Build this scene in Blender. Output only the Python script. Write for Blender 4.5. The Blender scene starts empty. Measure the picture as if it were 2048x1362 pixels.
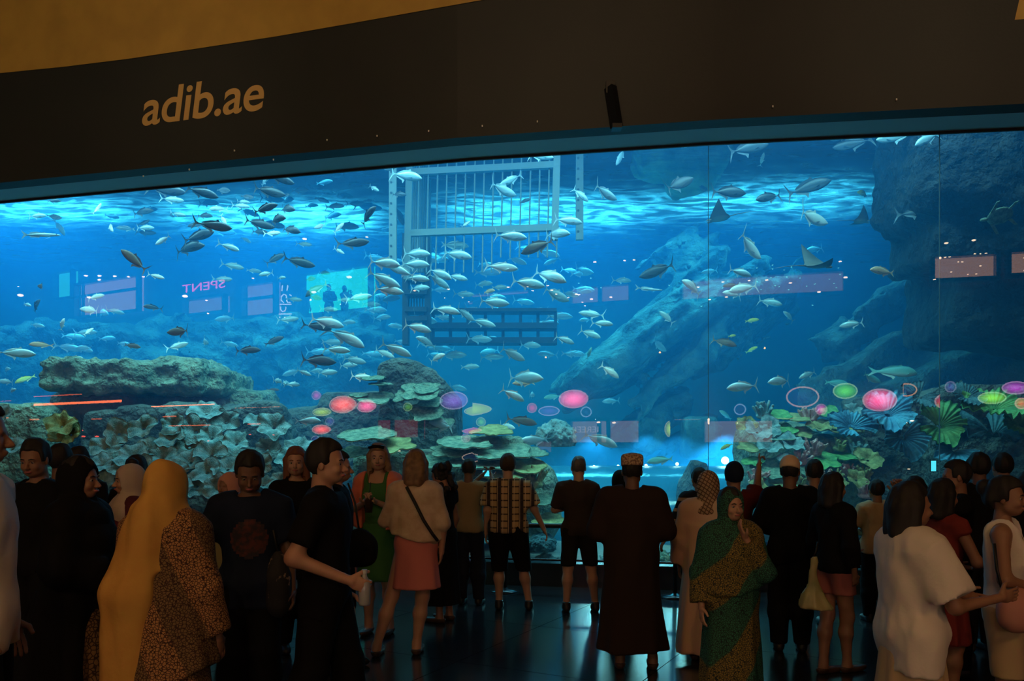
import bpy, bmesh, math, random
import numpy as np
from mathutils import Vector, Matrix, Euler
random.seed(7); np.random.seed(7)
SC = bpy.context.scene
COL = SC.collection
F = 1650.0; CH = 1.7; HZ = 900.0            # focal length in pixels (2048 wide), eye height, horizon row

# ---------------------------------------------------------------- camera, world, exposure
cd = bpy.data.cameras.new('camera'); cam = bpy.data.objects.new('camera', cd); COL.objects.link(cam)
cd.sensor_width = 36.0; cd.lens = F/2048*36.0; cd.shift_y = (HZ-681)/2048
cam.location = (0, 0, CH); cam.rotation_euler = (math.radians(90), 0, 0)
cd.clip_end = 400
SC.camera = cam
W = bpy.data.worlds.new('dark_hall'); SC.world = W; W.use_nodes = True
W.node_tree.nodes['Background'].inputs[0].default_value = (0.02, 0.012, 0.006, 1)
W.node_tree.nodes['Background'].inputs[1].default_value = 0.12
SC.view_settings.view_transform = 'Standard'; SC.view_settings.look = 'None'
SC.view_settings.gamma = 1.0; SC.view_settings.use_curve_mapping = False
SC.view_settings.exposure = 0.0
cy = SC.cycles
cy.use_denoising = True
cy.max_bounces = 5; cy.diffuse_bounces = 2; cy.glossy_bounces = 3; cy.transmission_bounces = 3
cy.transparent_max_bounces = 10; cy.volume_bounces = 0; cy.caustics_reflective = False; cy.caustics_refractive = False
cy.sample_clamp_indirect = 3.0; cy.sample_clamp_direct = 12.0

def light(name, kind, loc, target, energy, color, **kw):
    L = bpy.data.lights.new(name, kind); L.energy = energy; L.color = color
    for k, v in kw.items(): setattr(L, k, v)
    o = bpy.data.objects.new(name, L); COL.objects.link(o); o.location = loc
    d = Vector(target)-Vector(loc); o.rotation_euler = d.to_track_quat('-Z', 'Y').to_euler()
    return o
ZS = 7.6                                      # water surface
CY = (0.26, 0.80, 1.0)
# the lamps of the tank, hung over the water in rows
for i, (x, y, e) in enumerate([(-9.5, 13.6, 1000), (-4.5, 12.3, 1150), (0.2, 11.5, 1050), (4.4, 10.9, 800)]):
    light('tank_lamp', 'AREA', (x, y, ZS+0.9), (x, y+1.2, 0), e*.40, CY, shape='RECTANGLE', size=4.2, size_y=1.6, spread=math.radians(150))
for i, (x, y, e) in enumerate([(-12, 20, 1500), (-6, 21, 1700), (1, 20.5, 1350), (6, 19.5, 780)]):
    light('tank_lamp', 'AREA', (x, y, ZS+0.9), (x, y+0.3, 0), e*.52, (0.05, 0.54, 1.0), shape='RECTANGLE', size=4.5, size_y=2.0, spread=math.radians(150))
# floodlights on the tank floor behind the walk-through tunnel
for px_, e_ in ((1450, 2600), (1354, 350), (1292, 350), (1188, 350)):
    light('tunnel_floodlight', 'SPOT', ((px_-1024)/F*17.2, 17.2, 2.0), ((px_-1024)/F*17.2-.1, 16.0, 0), e_, (0.22, 0.75, 1.0), spot_size=math.radians(112), spot_blend=.5, shadow_soft_size=.08)
# added unseen warm fills: spots brighten the printed band, a broad area the visitors
for x_ in (-7.5, -1.0, 5.5):
    light('fascia_fill', 'SPOT', (x_, 2.0, 8.6), (x_+.2, 10.2, 7.0), 330, (1.0, .74, .42), spot_size=math.radians(62), spot_blend=.8, shadow_soft_size=.3)
light('crowd_fill_top', 'AREA', (-1.5, 0.2, 10.6), (-1.0, 4.2, .5), 80, (1.0, .54, .22), shape='RECTANGLE', size=10, size_y=1.2)
for x_ in (-3.6, -.4, 3.4):  # fill spots added behind the camera to brighten the nearest visitors
    light('crowd_fill_back', 'SPOT', (x_, -1.6, 4.3), (x_*1.1, 3.4, .5), 105, (1.0, .50, .17), spot_size=math.radians(80), spot_blend=1.0, shadow_soft_size=.025)

# ---------------------------------------------------------------- helpers
def P(px, py, d): return Vector(((px-1024)/F*d, d, CH+(HZ-py)/F*d))
def tag(o, label=None, cat=None, group=None, kind=None):
    if label: o['label'] = label
    if cat: o['category'] = cat
    if group: o['group'] = group
    if kind: o['kind'] = kind
    return o
def mesh(name, verts, faces, mat=None, parent=None, smooth=False):
    m = bpy.data.meshes.new(name)
    if isinstance(verts, np.ndarray):
        faces = np.asarray(faces, dtype=np.int32)
        n = faces.shape[1] if len(faces) else 4
        m.vertices.add(len(verts)); m.vertices.foreach_set('co', verts.astype(np.float32).ravel())
        m.loops.add(faces.size); m.loops.foreach_set('vertex_index', faces.ravel())
        m.polygons.add(len(faces)); m.polygons.foreach_set('loop_start', np.arange(0, faces.size, n, dtype=np.int32))
        m.update(calc_edges=True)
    else:
        m.from_pydata([tuple(v) for v in verts], [], [tuple(f) for f in faces]); m.update()
    if smooth: m.polygons.foreach_set('use_smooth', [True]*len(m.polygons))
    if mat: m.materials.append(mat)
    return obj(name, m, parent)
def obj(name, data, parent=None):
    o = bpy.data.objects.new(name, data); COL.objects.link(o)
    if parent: o.parent = parent
    return o
def empty(name, loc=(0, 0, 0), rz=0):
    o = bpy.data.objects.new(name, None); COL.objects.link(o); o.location = loc; o.rotation_euler = (0, 0, rz); o.empty_display_size = .1
    return o
def copy_tree(o, parent=None):
    c = o.copy(); COL.objects.link(c); c.parent = parent
    for ch in o.children: copy_tree(ch, c)
    return c
class MB:
    """collects verts and faces for one mesh"""
    def __init__(s): s.v = []; s.f = []
    def add(s, vs, fs):
        n = len(s.v); s.v += [tuple(v) for v in vs]; s.f += [tuple(i+n for i in f) for f in fs]
    def box(s, c, size, rot=None):
        hx, hy, hz = [a/2 for a in size]
        vs = [Vector((x*hx, y*hy, z*hz)) for x in (-1, 1) for y in (-1, 1) for z in (-1, 1)]
        if rot is not None: vs = [rot @ v for v in vs]
        s.add([v+Vector(c) for v in vs], [(0, 1, 3, 2), (4, 6, 7, 5), (0, 4, 5, 1), (2, 3, 7, 6), (0, 2, 6, 4), (1, 5, 7, 3)])
    def tube(s, pts, r, n=8, caps=True):
        pts = [Vector(p) for p in pts]; k = len(pts); rs = r if isinstance(r, (list, tuple)) else [r]*k
        base = len(s.v); up = Vector((0.13, 0.21, 0.97))
        for i, p in enumerate(pts):
            t = (pts[min(i+1, k-1)]-pts[max(i-1, 0)]).normalized()
            a = t.cross(up)
            if a.length < 1e-3: a = t.cross(Vector((1, 0, 0)))
            a.normalize(); b = t.cross(a)
            for j in range(n):
                q = 2*math.pi*j/n; s.v.append(tuple(p+(a*math.cos(q)+b*math.sin(q))*rs[i]))
        for i in range(k-1):
            for j in range(n):
                j2 = (j+1) % n; s.f.append((base+i*n+j, base+i*n+j2, base+(i+1)*n+j2, base+(i+1)*n+j))
        if caps:
            s.f.append(tuple(base+j for j in range(n))[::-1]); s.f.append(tuple(base+(k-1)*n+j for j in range(n)))
    def lathe(s, prof, c=(0, 0, 0), n=20):
        base = len(s.v); k = len(prof)
        for r, z in prof:
            for j in range(n):
                q = 2*math.pi*j/n; s.v.append((c[0]+r*math.cos(q), c[1]+r*math.sin(q), c[2]+z))
        for i in range(k-1):
            for j in range(n):
                j2 = (j+1) % n; s.f.append((base+i*n+j, base+i*n+j2, base+(i+1)*n+j2, base+(i+1)*n+j))
        s.f.append(tuple(base+j for j in range(n))[::-1]); s.f.append(tuple(base+(k-1)*n+j for j in range(n)))
    def build(s, name, mat, parent=None, smooth=False): return mesh(name, s.v, s.f, mat, parent, smooth)

_R = np.random.RandomState(3).rand(64, 64, 64).astype(np.float32)
def vnoise(p):
    """lattice value noise, p (...,3) -> 0..1"""
    i = np.floor(p).astype(np.int64); f = (p-i).astype(np.float32); f = f*f*(3-2*f); i &= 63; j = (i+1) & 63
    x0, y0, z0 = i[..., 0], i[..., 1], i[..., 2]; x1, y1, z1 = j[..., 0], j[..., 1], j[..., 2]
    fx, fy, fz = f[..., 0], f[..., 1], f[..., 2]
    a = _R[x0, y0, z0]*(1-fx)+_R[x1, y0, z0]*fx; b = _R[x0, y1, z0]*(1-fx)+_R[x1, y1, z0]*fx
    c = _R[x0, y0, z1]*(1-fx)+_R[x1, y0, z1]*fx; d = _R[x0, y1, z1]*(1-fx)+_R[x1, y1, z1]*fx
    return (a*(1-fy)+b*fy)*(1-fz)+(c*(1-fy)+d*fy)*fz
def fbm(p, o=4, g=0.5):
    t = 0; a = 1; s = 0
    for k in range(o):
        t = t+a*(vnoise(p*(2.03**k)+17.3*k)-.5); s += a; a *= g
    return t/s*2

# ---------------------------------------------------------------- materials
MATS = {}
def mat(name, col=(.5, .5, .5), rough=.6, metal=0.0, spec=.5, col2=None, scale=6.0, bump=0.0, bscale=None, emit=None, estr=0.0, alpha=None, sheen=0.0, detail=4.0, lo=.35, hi=.65, bdist=.05):
    if name in MATS: return MATS[name]
    m = bpy.data.materials.new(name); m.use_nodes = True; nt = m.node_tree; b = nt.nodes['Principled BSDF']
    b.inputs['Base Color'].default_value = (*col, 1); b.inputs['Roughness'].default_value = rough
    b.inputs['Metallic'].default_value = metal; b.inputs['Specular IOR Level'].default_value = spec
    if sheen: b.inputs['Sheen Weight'].default_value = sheen
    if emit: b.inputs['Emission Color'].default_value = (*emit, 1); b.inputs['Emission Strength'].default_value = estr
    if col2 or bump:
        tc = nt.nodes.new('ShaderNodeTexCoord')
        if col2:
            n = nt.nodes.new('ShaderNodeTexNoise'); n.inputs['Scale'].default_value = scale; n.inputs['Detail'].default_value = detail
            nt.links.new(tc.outputs['Object'], n.inputs['Vector'])
            r = nt.nodes.new('ShaderNodeValToRGB'); r.color_ramp.elements[0].position = lo; r.color_ramp.elements[1].position = hi
            r.color_ramp.elements[0].color = (*col, 1); r.color_ramp.elements[1].color = (*col2, 1)
            nt.links.new(n.outputs['Fac'], r.inputs['Fac']); nt.links.new(r.outputs['Color'], b.inputs['Base Color'])
        if bump:
            n2 = nt.nodes.new('ShaderNodeTexNoise'); n2.inputs['Scale'].default_value = bscale or scale*3; n2.inputs['Detail'].default_value = 5
            nt.links.new(tc.outputs['Object'], n2.inputs['Vector'])
            bp = nt.nodes.new('ShaderNodeBump'); bp.inputs['Strength'].default_value = bump; bp.inputs['Distance'].default_value = bdist
            nt.links.new(n2.outputs['Fac'], bp.inputs['Height']); nt.links.new(bp.outputs['Normal'], b.inputs['Normal'])
    MATS[name] = m
    return m
def emat(name, col, s):
    if name in MATS: return MATS[name]
    m = bpy.data.materials.new(name); m.use_nodes = True; nt = m.node_tree; nt.nodes.clear()
    o = nt.nodes.new('ShaderNodeOutputMaterial'); e = nt.nodes.new('ShaderNodeEmission'); e.inputs[0].default_value = (*col, 1); e.inputs[1].default_value = s
    nt.links.new(e.outputs[0], o.inputs[0]); MATS[name] = m
    return m
def glass_mat(name, refl=.07, tint=(1, 1, 1)):
    if name in MATS: return MATS[name]
    m = bpy.data.materials.new(name); m.use_nodes = True; nt = m.node_tree; nt.nodes.clear()
    o = nt.nodes.new('ShaderNodeOutputMaterial'); t = nt.nodes.new('ShaderNodeBsdfTransparent'); t.inputs[0].default_value = (*tint, 1)
    g = nt.nodes.new('ShaderNodeBsdfGlossy'); g.inputs['Roughness'].default_value = 0.0
    fr = nt.nodes.new('ShaderNodeFresnel'); fr.inputs[0].default_value = 1.49
    ad = nt.nodes.new('ShaderNodeMath'); ad.operation = 'ADD'; ad.inputs[1].default_value = refl-.04
    mx = nt.nodes.new('ShaderNodeMixShader')
    nt.links.new(fr.outputs[0], ad.inputs[0]); nt.links.new(ad.outputs[0], mx.inputs[0])
    nt.links.new(t.outputs[0], mx.inputs[1]); nt.links.new(g.outputs[0], mx.inputs[2]); nt.links.new(mx.outputs[0], o.inputs[0])
    MATS[name] = m
    return m

# ---------------------------------------------------------------- the viewing panel and the wall over it
ZT = 5.45; ZB = 0.28
TOPS = [(-700, 468), (0, 403), (470, 359.5), (945, 316.5), (1417, 285.5), (1880, 263), (2700, 225)]
def d_top(y): return (ZT-CH)*F/(HZ-y)
PAN = [Vector(((x-1024)/F*d_top(y), d_top(y), 0)) for x, y in TOPS]      # plan of the panes
def pane_of(px):
    for i in range(len(TOPS)-1):
        if px < TOPS[i+1][0] or i == len(TOPS)-2: return i
def pane_n(i):
    t = PAN[i+1]-PAN[i]; return Vector((t.y, -t.x, 0)).normalized()      # towards the hall (-Y)
def panel_hit(px, py):
    i = pane_of(px); n = pane_n(i); d = Vector(((px-1024)/F, 1, (HZ-py)/F)); o = Vector((0, 0, CH))
    t = (PAN[i]-o).dot(n)/d.dot(n)
    return o+d*t, d, n
FY = -9.0                                                               # plan line of the shop fronts across the hall
def mirror(px, py, y=FY):
    """the point on the shop fronts that the panel mirrors at this place"""
    h, d, n = panel_hit(px, py); r = d-2*d.dot(n)*n
    return h+r*((y-h.y)/r.y)

glass = glass_mat('acrylic', .075)
win = empty('window_1', (0, 10.5, 0)); tag(win, 'tall clear acrylic viewing panel of the giant blue aquarium', None, None, 'structure')
joint = mat('joint', (.06, .12, .16), .5)
def wpart(o): o.parent = win; o.matrix_parent_inverse = win.matrix_world.inverted(); o.location = Vector(o.location); return o
INV = Matrix.Translation((0, -10.5, 0))
for i in range(len(PAN)-1):
    a, b = PAN[i], PAN[i+1]; m = MB()
    m.add([(a.x, a.y-10.5, ZB), (b.x, b.y-10.5, ZB), (b.x, b.y-10.5, ZT), (a.x, a.y-10.5, ZT)], [(0, 1, 2, 3)])
    m.build('pane', glass, win)
for i in (4, 5):
    a = PAN[i]; m = MB(); m.box((a.x, a.y-10.5+.012, (ZB+ZT)/2), (.004, .02, ZT-ZB)); m.build('seam', joint, win)

def strip(name, offs, za, zb, m, parent=None, lo=0, hi=None, th=0.0):
    """a band that follows the panel, offset towards the hall by offs"""
    mb = MB(); pts = []
    k = len(PAN)
    for i in range(k):
        n = pane_n(min(i, k-2))
        if 0 < i < k-1: n = (pane_n(i-1)+pane_n(i)).normalized()
        pts.append(PAN[i]+n*offs)
    pts = pts[lo:hi]
    vs = []; fs = []
    for p in pts: vs += [(p.x, p.y, za), (p.x, p.y, zb)]
    for i in range(len(pts)-1): fs.append((2*i, 2*i+2, 2*i+3, 2*i+1))
    mb.add(vs, fs)
    return mb, pts
def off_pts(offs):
    k = len(PAN); r = []
    for i in range(k):
        n = pane_n(min(i, k-2))
        if 0 < i < k-1: n = (pane_n(i-1)+pane_n(i)).normalized()
        r.append(PAN[i]+n*offs)
    return r
def prism(o1, o2, za, zb):
    """solid band between two offsets from the panel"""
    a, b = off_pts(o1), off_pts(o2); mb = MB(); vs = []; fs = []
    for p, q in zip(a, b): vs += [(p.x, p.y, za), (p.x, p.y, zb), (q.x, q.y, zb), (q.x, q.y, za)]
    for i in range(len(a)-1):
        k = 4*i
        for j in range(4): fs.append((k+j, k+4+j, k+4+(j+1) % 4, k+(j+1) % 4))
    n = len(vs); fs += [(0, 1, 2, 3), (n-1, n-2, n-3, n-4)]
    mb.add(vs, fs); return mb
FO = 0.46                                                               # fascia stands this far in front of the glass
fascia_m = mat('fascia_paint', (.018, .0155, .012), .6, col2=(.023, .019, .0145), scale=1.3, bump=.05, bscale=30)
o = prism(FO, FO+.25, ZT-.0, 9.2).build('wall_fascia', fascia_m)
tag(o, 'dark brown printed wall band over the aquarium panel', None, None, 'structure')
sof = mat('soffit_paint', (.42, .47, .50), .6)
o = prism(-.10, FO-.002, ZT, ZT+.30).build('trim_1', sof); tag(o, 'pale soffit strip glowing blue over the aquarium panel', None, None, 'structure')
o = prism(-.02, .012, ZT-.030, ZT-.001).build('trim_2', mat('gasket', (.01, .01, .012), .5)); tag(o, 'black gasket along the top edge of the panel', None, None, 'structure')
o = prism(-.12, .10, -.02, ZB).build('baseboard_front', mat('kerb', (.02, .035, .05), .25)); tag(o, 'low dark kerb under the aquarium panel', None, None, 'structure')
# fascia plane helper: pixel -> point on the hall side of the fascia
FP = off_pts(FO+.25)
def on_fascia(px, py, out=.004):
    d = Vector(((px-1024)/F, 1, (HZ-py)/F)); o = Vector((0, 0, CH)); best = None
    for i in range(len(FP)-1):
        n = pane_n(i); t = (FP[i]-o).dot(n)/d.dot(n); h = o+d*t
        if FP[i].x-1e-4 <= h.x <= FP[i+1].x+1e-4: best = h+n*out
    return best if best is not None else o+d*10
gold = mat('gold_print', (.62, .34, .055), .55, col2=(.52, .28, .045), scale=2.2)
crv = [(-420, 184), (-200, 168), (0, 147), (130, 134), (260, 118), (400, 97), (550, 74), (700, 48), (840, 23), (975, -1), (1100, -26), (1300, -70)]
vs = []; fs = []; crv = [(x, float(np.interp(x, [c[0] for c in crv], [c[1] for c in crv]))) for x in range(-420, 1301, 12)]
for i, (x, y) in enumerate(crv):
    a = on_fascia(x, y, .010); vs += [tuple(a), (a.x, a.y, 9.1)]
    if i: fs.append((2*i-2, 2*i, 2*i+1, 2*i-1))
o = mesh('trim_3', vs, fs, gold); tag(o, 'wide gold swoosh printed across the dark wall band', None, None, 'structure')
a = [on_fascia(x, y) for x, y in ((2029, 40), (2075, 36), (2090, -60), (2052, -60))]
o = mesh('trim_4', a, [(0, 1, 2, 3)], gold); tag(o, 'corner of a gold letter printed high on the wall band', None, None, 'structure')
# lettering on the fascia
def lettering(name, body, p0, p1, size_px_h, mtl, label):
    """text laid flat on the fascia from baseline point p0 to baseline point p1"""
    cu = bpy.data.curves.new(name, 'FONT'); cu.body = body; cu.size = 1; cu.shear = .16; cu.offset = .012; cu.extrude = .004; cu.space_character = .97
    t = bpy.data.objects.new(name, cu); COL.objects.link(t)
    bpy.context.view_layer.update(); dg = bpy.context.evaluated_depsgraph_get()
    me = bpy.data.meshes.new_from_object(t.evaluated_get(dg)); bpy.data.objects.remove(t)
    xs = [v.co.x for v in me.vertices]; x0, x1 = min(xs), max(xs)
    A = on_fascia(*p0, .006); B = on_fascia(*p1, .006); e = (B-A); L = e.length; e.normalize(); s = L/(x1-x0)
    n = Vector((e.y, -e.x, 0)).normalized()
    if n.y > 0: n = -n
    up = n.cross(e); up = up if up.z > 0 else -up
    for v in me.vertices:
        c = v.co.copy(); v.co = A+e*((c.x-x0)*s)+up*(c.y*s)+n*(c.z*.4)
    me.materials.clear(); me.materials.append(mtl)
    o = obj(name, me); return o
LM = mat('letter_print', (.78, .44, .13), .5)
o = lettering('printed_lettering', 'adib.ae', (285, 251), (529, 218), 70, LM, '')
tag(o, 'gold lowercase lettering adib.ae printed on the dark wall band', 'lettering')

# ---------------------------------------------------------------- floor of the hall, in large polished tiles
floor_m = mat('polished_tile', (.010, .012, .016), .17, col2=(.016, .018, .022), scale=2.5, spec=.8)
grout = mat('tile_joint', (.07, .075, .085), .5)
fl = MB(); fl.box((0, 0, -.06), (44, 24, .10)); fo = fl.build('floor', grout); tag(fo, 'dark polished tile floor mirroring the blue tank', None, None, 'structure')
fo.location = (0, 0, 0)
TS = 1.5; ang = math.radians(-28); R2 = Matrix.Rotation(ang, 3, 'Z')
tm = MB(); tm.box((0, 0, -.0045), (TS-.007, TS-.007, .009)); tile0 = None
pan_y = lambda x: np.interp(x, [p.x for p in PAN], [p.y for p in PAN])
for i in range(-12, 13):
    for j in range(-4, 14):
        c = R2 @ Vector((i*TS+.25, j*TS+.4, 0))
        if c.y < .8 or abs(c.x) > c.y*.72+1.6 or c.y > pan_y(c.x)+.9: continue
        if tile0 is None: tile0 = tm.build('tile', floor_m, fo); t = tile0
        else: t = tile0.copy(); COL.objects.link(t)
        t.location = (c.x, c.y, 0); t.rotation_euler = (0, 0, ang)

# ---------------------------------------------------------------- water body
wat = bpy.data.materials.new('tank_water'); wat.use_nodes = True; nt = wat.node_tree; nt.nodes.clear()
out = nt.nodes.new('ShaderNodeOutputMaterial'); vs_ = nt.nodes.new('ShaderNodeVolumeScatter'); va = nt.nodes.new('ShaderNodeVolumeAbsorption'); ad = nt.nodes.new('ShaderNodeAddShader')
vs_.inputs['Color'].default_value = (.035, .40, .98, 1); vs_.inputs['Density'].default_value = .085; vs_.inputs['Anisotropy'].default_value = .25
va.inputs['Color'].default_value = (.0, .66, .95, 1); va.inputs['Density'].default_value = .055
nt.links.new(vs_.outputs[0], ad.inputs[0]); nt.links.new(va.outputs[0], ad.inputs[1]); nt.links.new(ad.outputs[0], out.inputs['Volume'])
pl = [(p.x, p.y+.03) for p in PAN]; poly = pl+[(19.4, 26.1), (-21.4, 26.1)]
vs = [(x, y, -.6) for x, y in poly]+[(x, y, ZS-.13) for x, y in poly]; n = len(poly)
fs = [tuple(range(n))[::-1], tuple(range(n, 2*n))]+[(i, (i+1) % n, n+(i+1) % n, n+i) for i in range(n)]
o = mesh('water', vs, fs, wat); tag(o, 'clear blue water filling the giant aquarium tank', 'water', None, 'stuff')

# water surface seen from below: rippled sheet, part of the light passes, part is spread
ws = bpy.data.materials.new('water_surface'); ws.use_nodes = True; nt = ws.node_tree; nt.nodes.clear()
out = nt.nodes.new('ShaderNodeOutputMaterial'); tr = nt.nodes.new('ShaderNodeBsdfTransparent'); tl = nt.nodes.new('ShaderNodeBsdfTranslucent'); mx = nt.nodes.new('ShaderNodeMixShader')

tc = nt.nodes.new('ShaderNodeTexCoord'); mp = nt.nodes.new('ShaderNodeMapping'); mp.inputs['Scale'].default_value = (1.0, 2.6, 1); nz = nt.nodes.new('ShaderNodeTexNoise'); nz.inputs['Scale'].default_value = 1.7; nz.inputs['Detail'].default_value = 6; nz.inputs['Distortion'].default_value = .6
rp = nt.nodes.new('ShaderNodeMapRange'); rp.inputs['From Min'].default_value = .42; rp.inputs['From Max'].default_value = .70; rp.inputs['To Min'].default_value = .04; rp.inputs['To Max'].default_value = .38
nt.links.new(tc.outputs['Object'], mp.inputs[0]); nt.links.new(mp.outputs[0], nz.inputs['Vector']); nt.links.new(nz.outputs['Fac'], rp.inputs['Value']); nt.links.new(rp.outputs[0], mx.inputs[0])
tl.inputs[0].default_value = (.75, .95, 1, 1)
nt.links.new(tr.outputs[0], mx.inputs[1]); nt.links.new(tl.outputs[0], mx.inputs[2]); nt.links.new(mx.outputs[0], out.inputs[0])
gx, gy = np.meshgrid(np.linspace(-20, 18, 240), np.linspace(9.2, 26, 120)); pp = np.stack([gx*.9, gy*1.8, gx*0], -1)
gz = ZS+.10*fbm(pp, 3)
V = np.stack([gx, gy, gz], -1).reshape(-1, 3); k = np.arange(240*119).reshape(119, 240)[:, :-1].ravel()
Fc = np.stack([k, k+1, k+241, k+240], -1)
msk = (V[Fc][:, :, 1] > np.interp(V[Fc][:, :, 0], [p.x for p in PAN], [p.y+.25 for p in PAN])).all(1)
o = mesh('water_surface', V, Fc[msk], ws, None, True); tag(o, 'rippled water surface glowing under the tank lamps', 'water surface', None, 'stuff')
# tank shell
shell = mat('tank_paint', (.05, .22, .34), .8, col2=(.07, .28, .40), scale=.6)
m = MB(); m.add([(-21.5, 26.2, -.5), (19.5, 26.2, -.5), (19.5, 26.2, 9), (-21.5, 26.2, 9)], [(0, 1, 2, 3)])
o = m.build('wall_back', shell); tag(o, 'blue painted back wall of the tank', None, None, 'structure')
sand = mat('tank_sand', (.30, .33, .30), .9, col2=(.18, .22, .22), scale=1.5, bump=.4, bscale=9)
gx, gy = np.meshgrid(np.linspace(-21, 19, 160), np.linspace(9.2, 26.2, 80)); pp = np.stack([gx*.6, gy*.6, gx*0], -1)
gz = .12+.22*fbm(pp, 4); V = np.stack([gx, gy, gz], -1).reshape(-1, 3); k = np.arange(160*79).reshape(79, 160)[:, :-1].ravel(); Fc = np.stack([k, k+1, k+161, k+160], -1)
msk = (V[Fc][:, :, 1] > np.interp(V[Fc][:, :, 0], [p.x for p in PAN], [p.y+.05 for p in PAN])).all(1)
o = mesh('floor_tank', V, Fc[msk], sand, None, True); tag(o, 'pale sand bed of the aquarium tank', None, None, 'structure')

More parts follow.
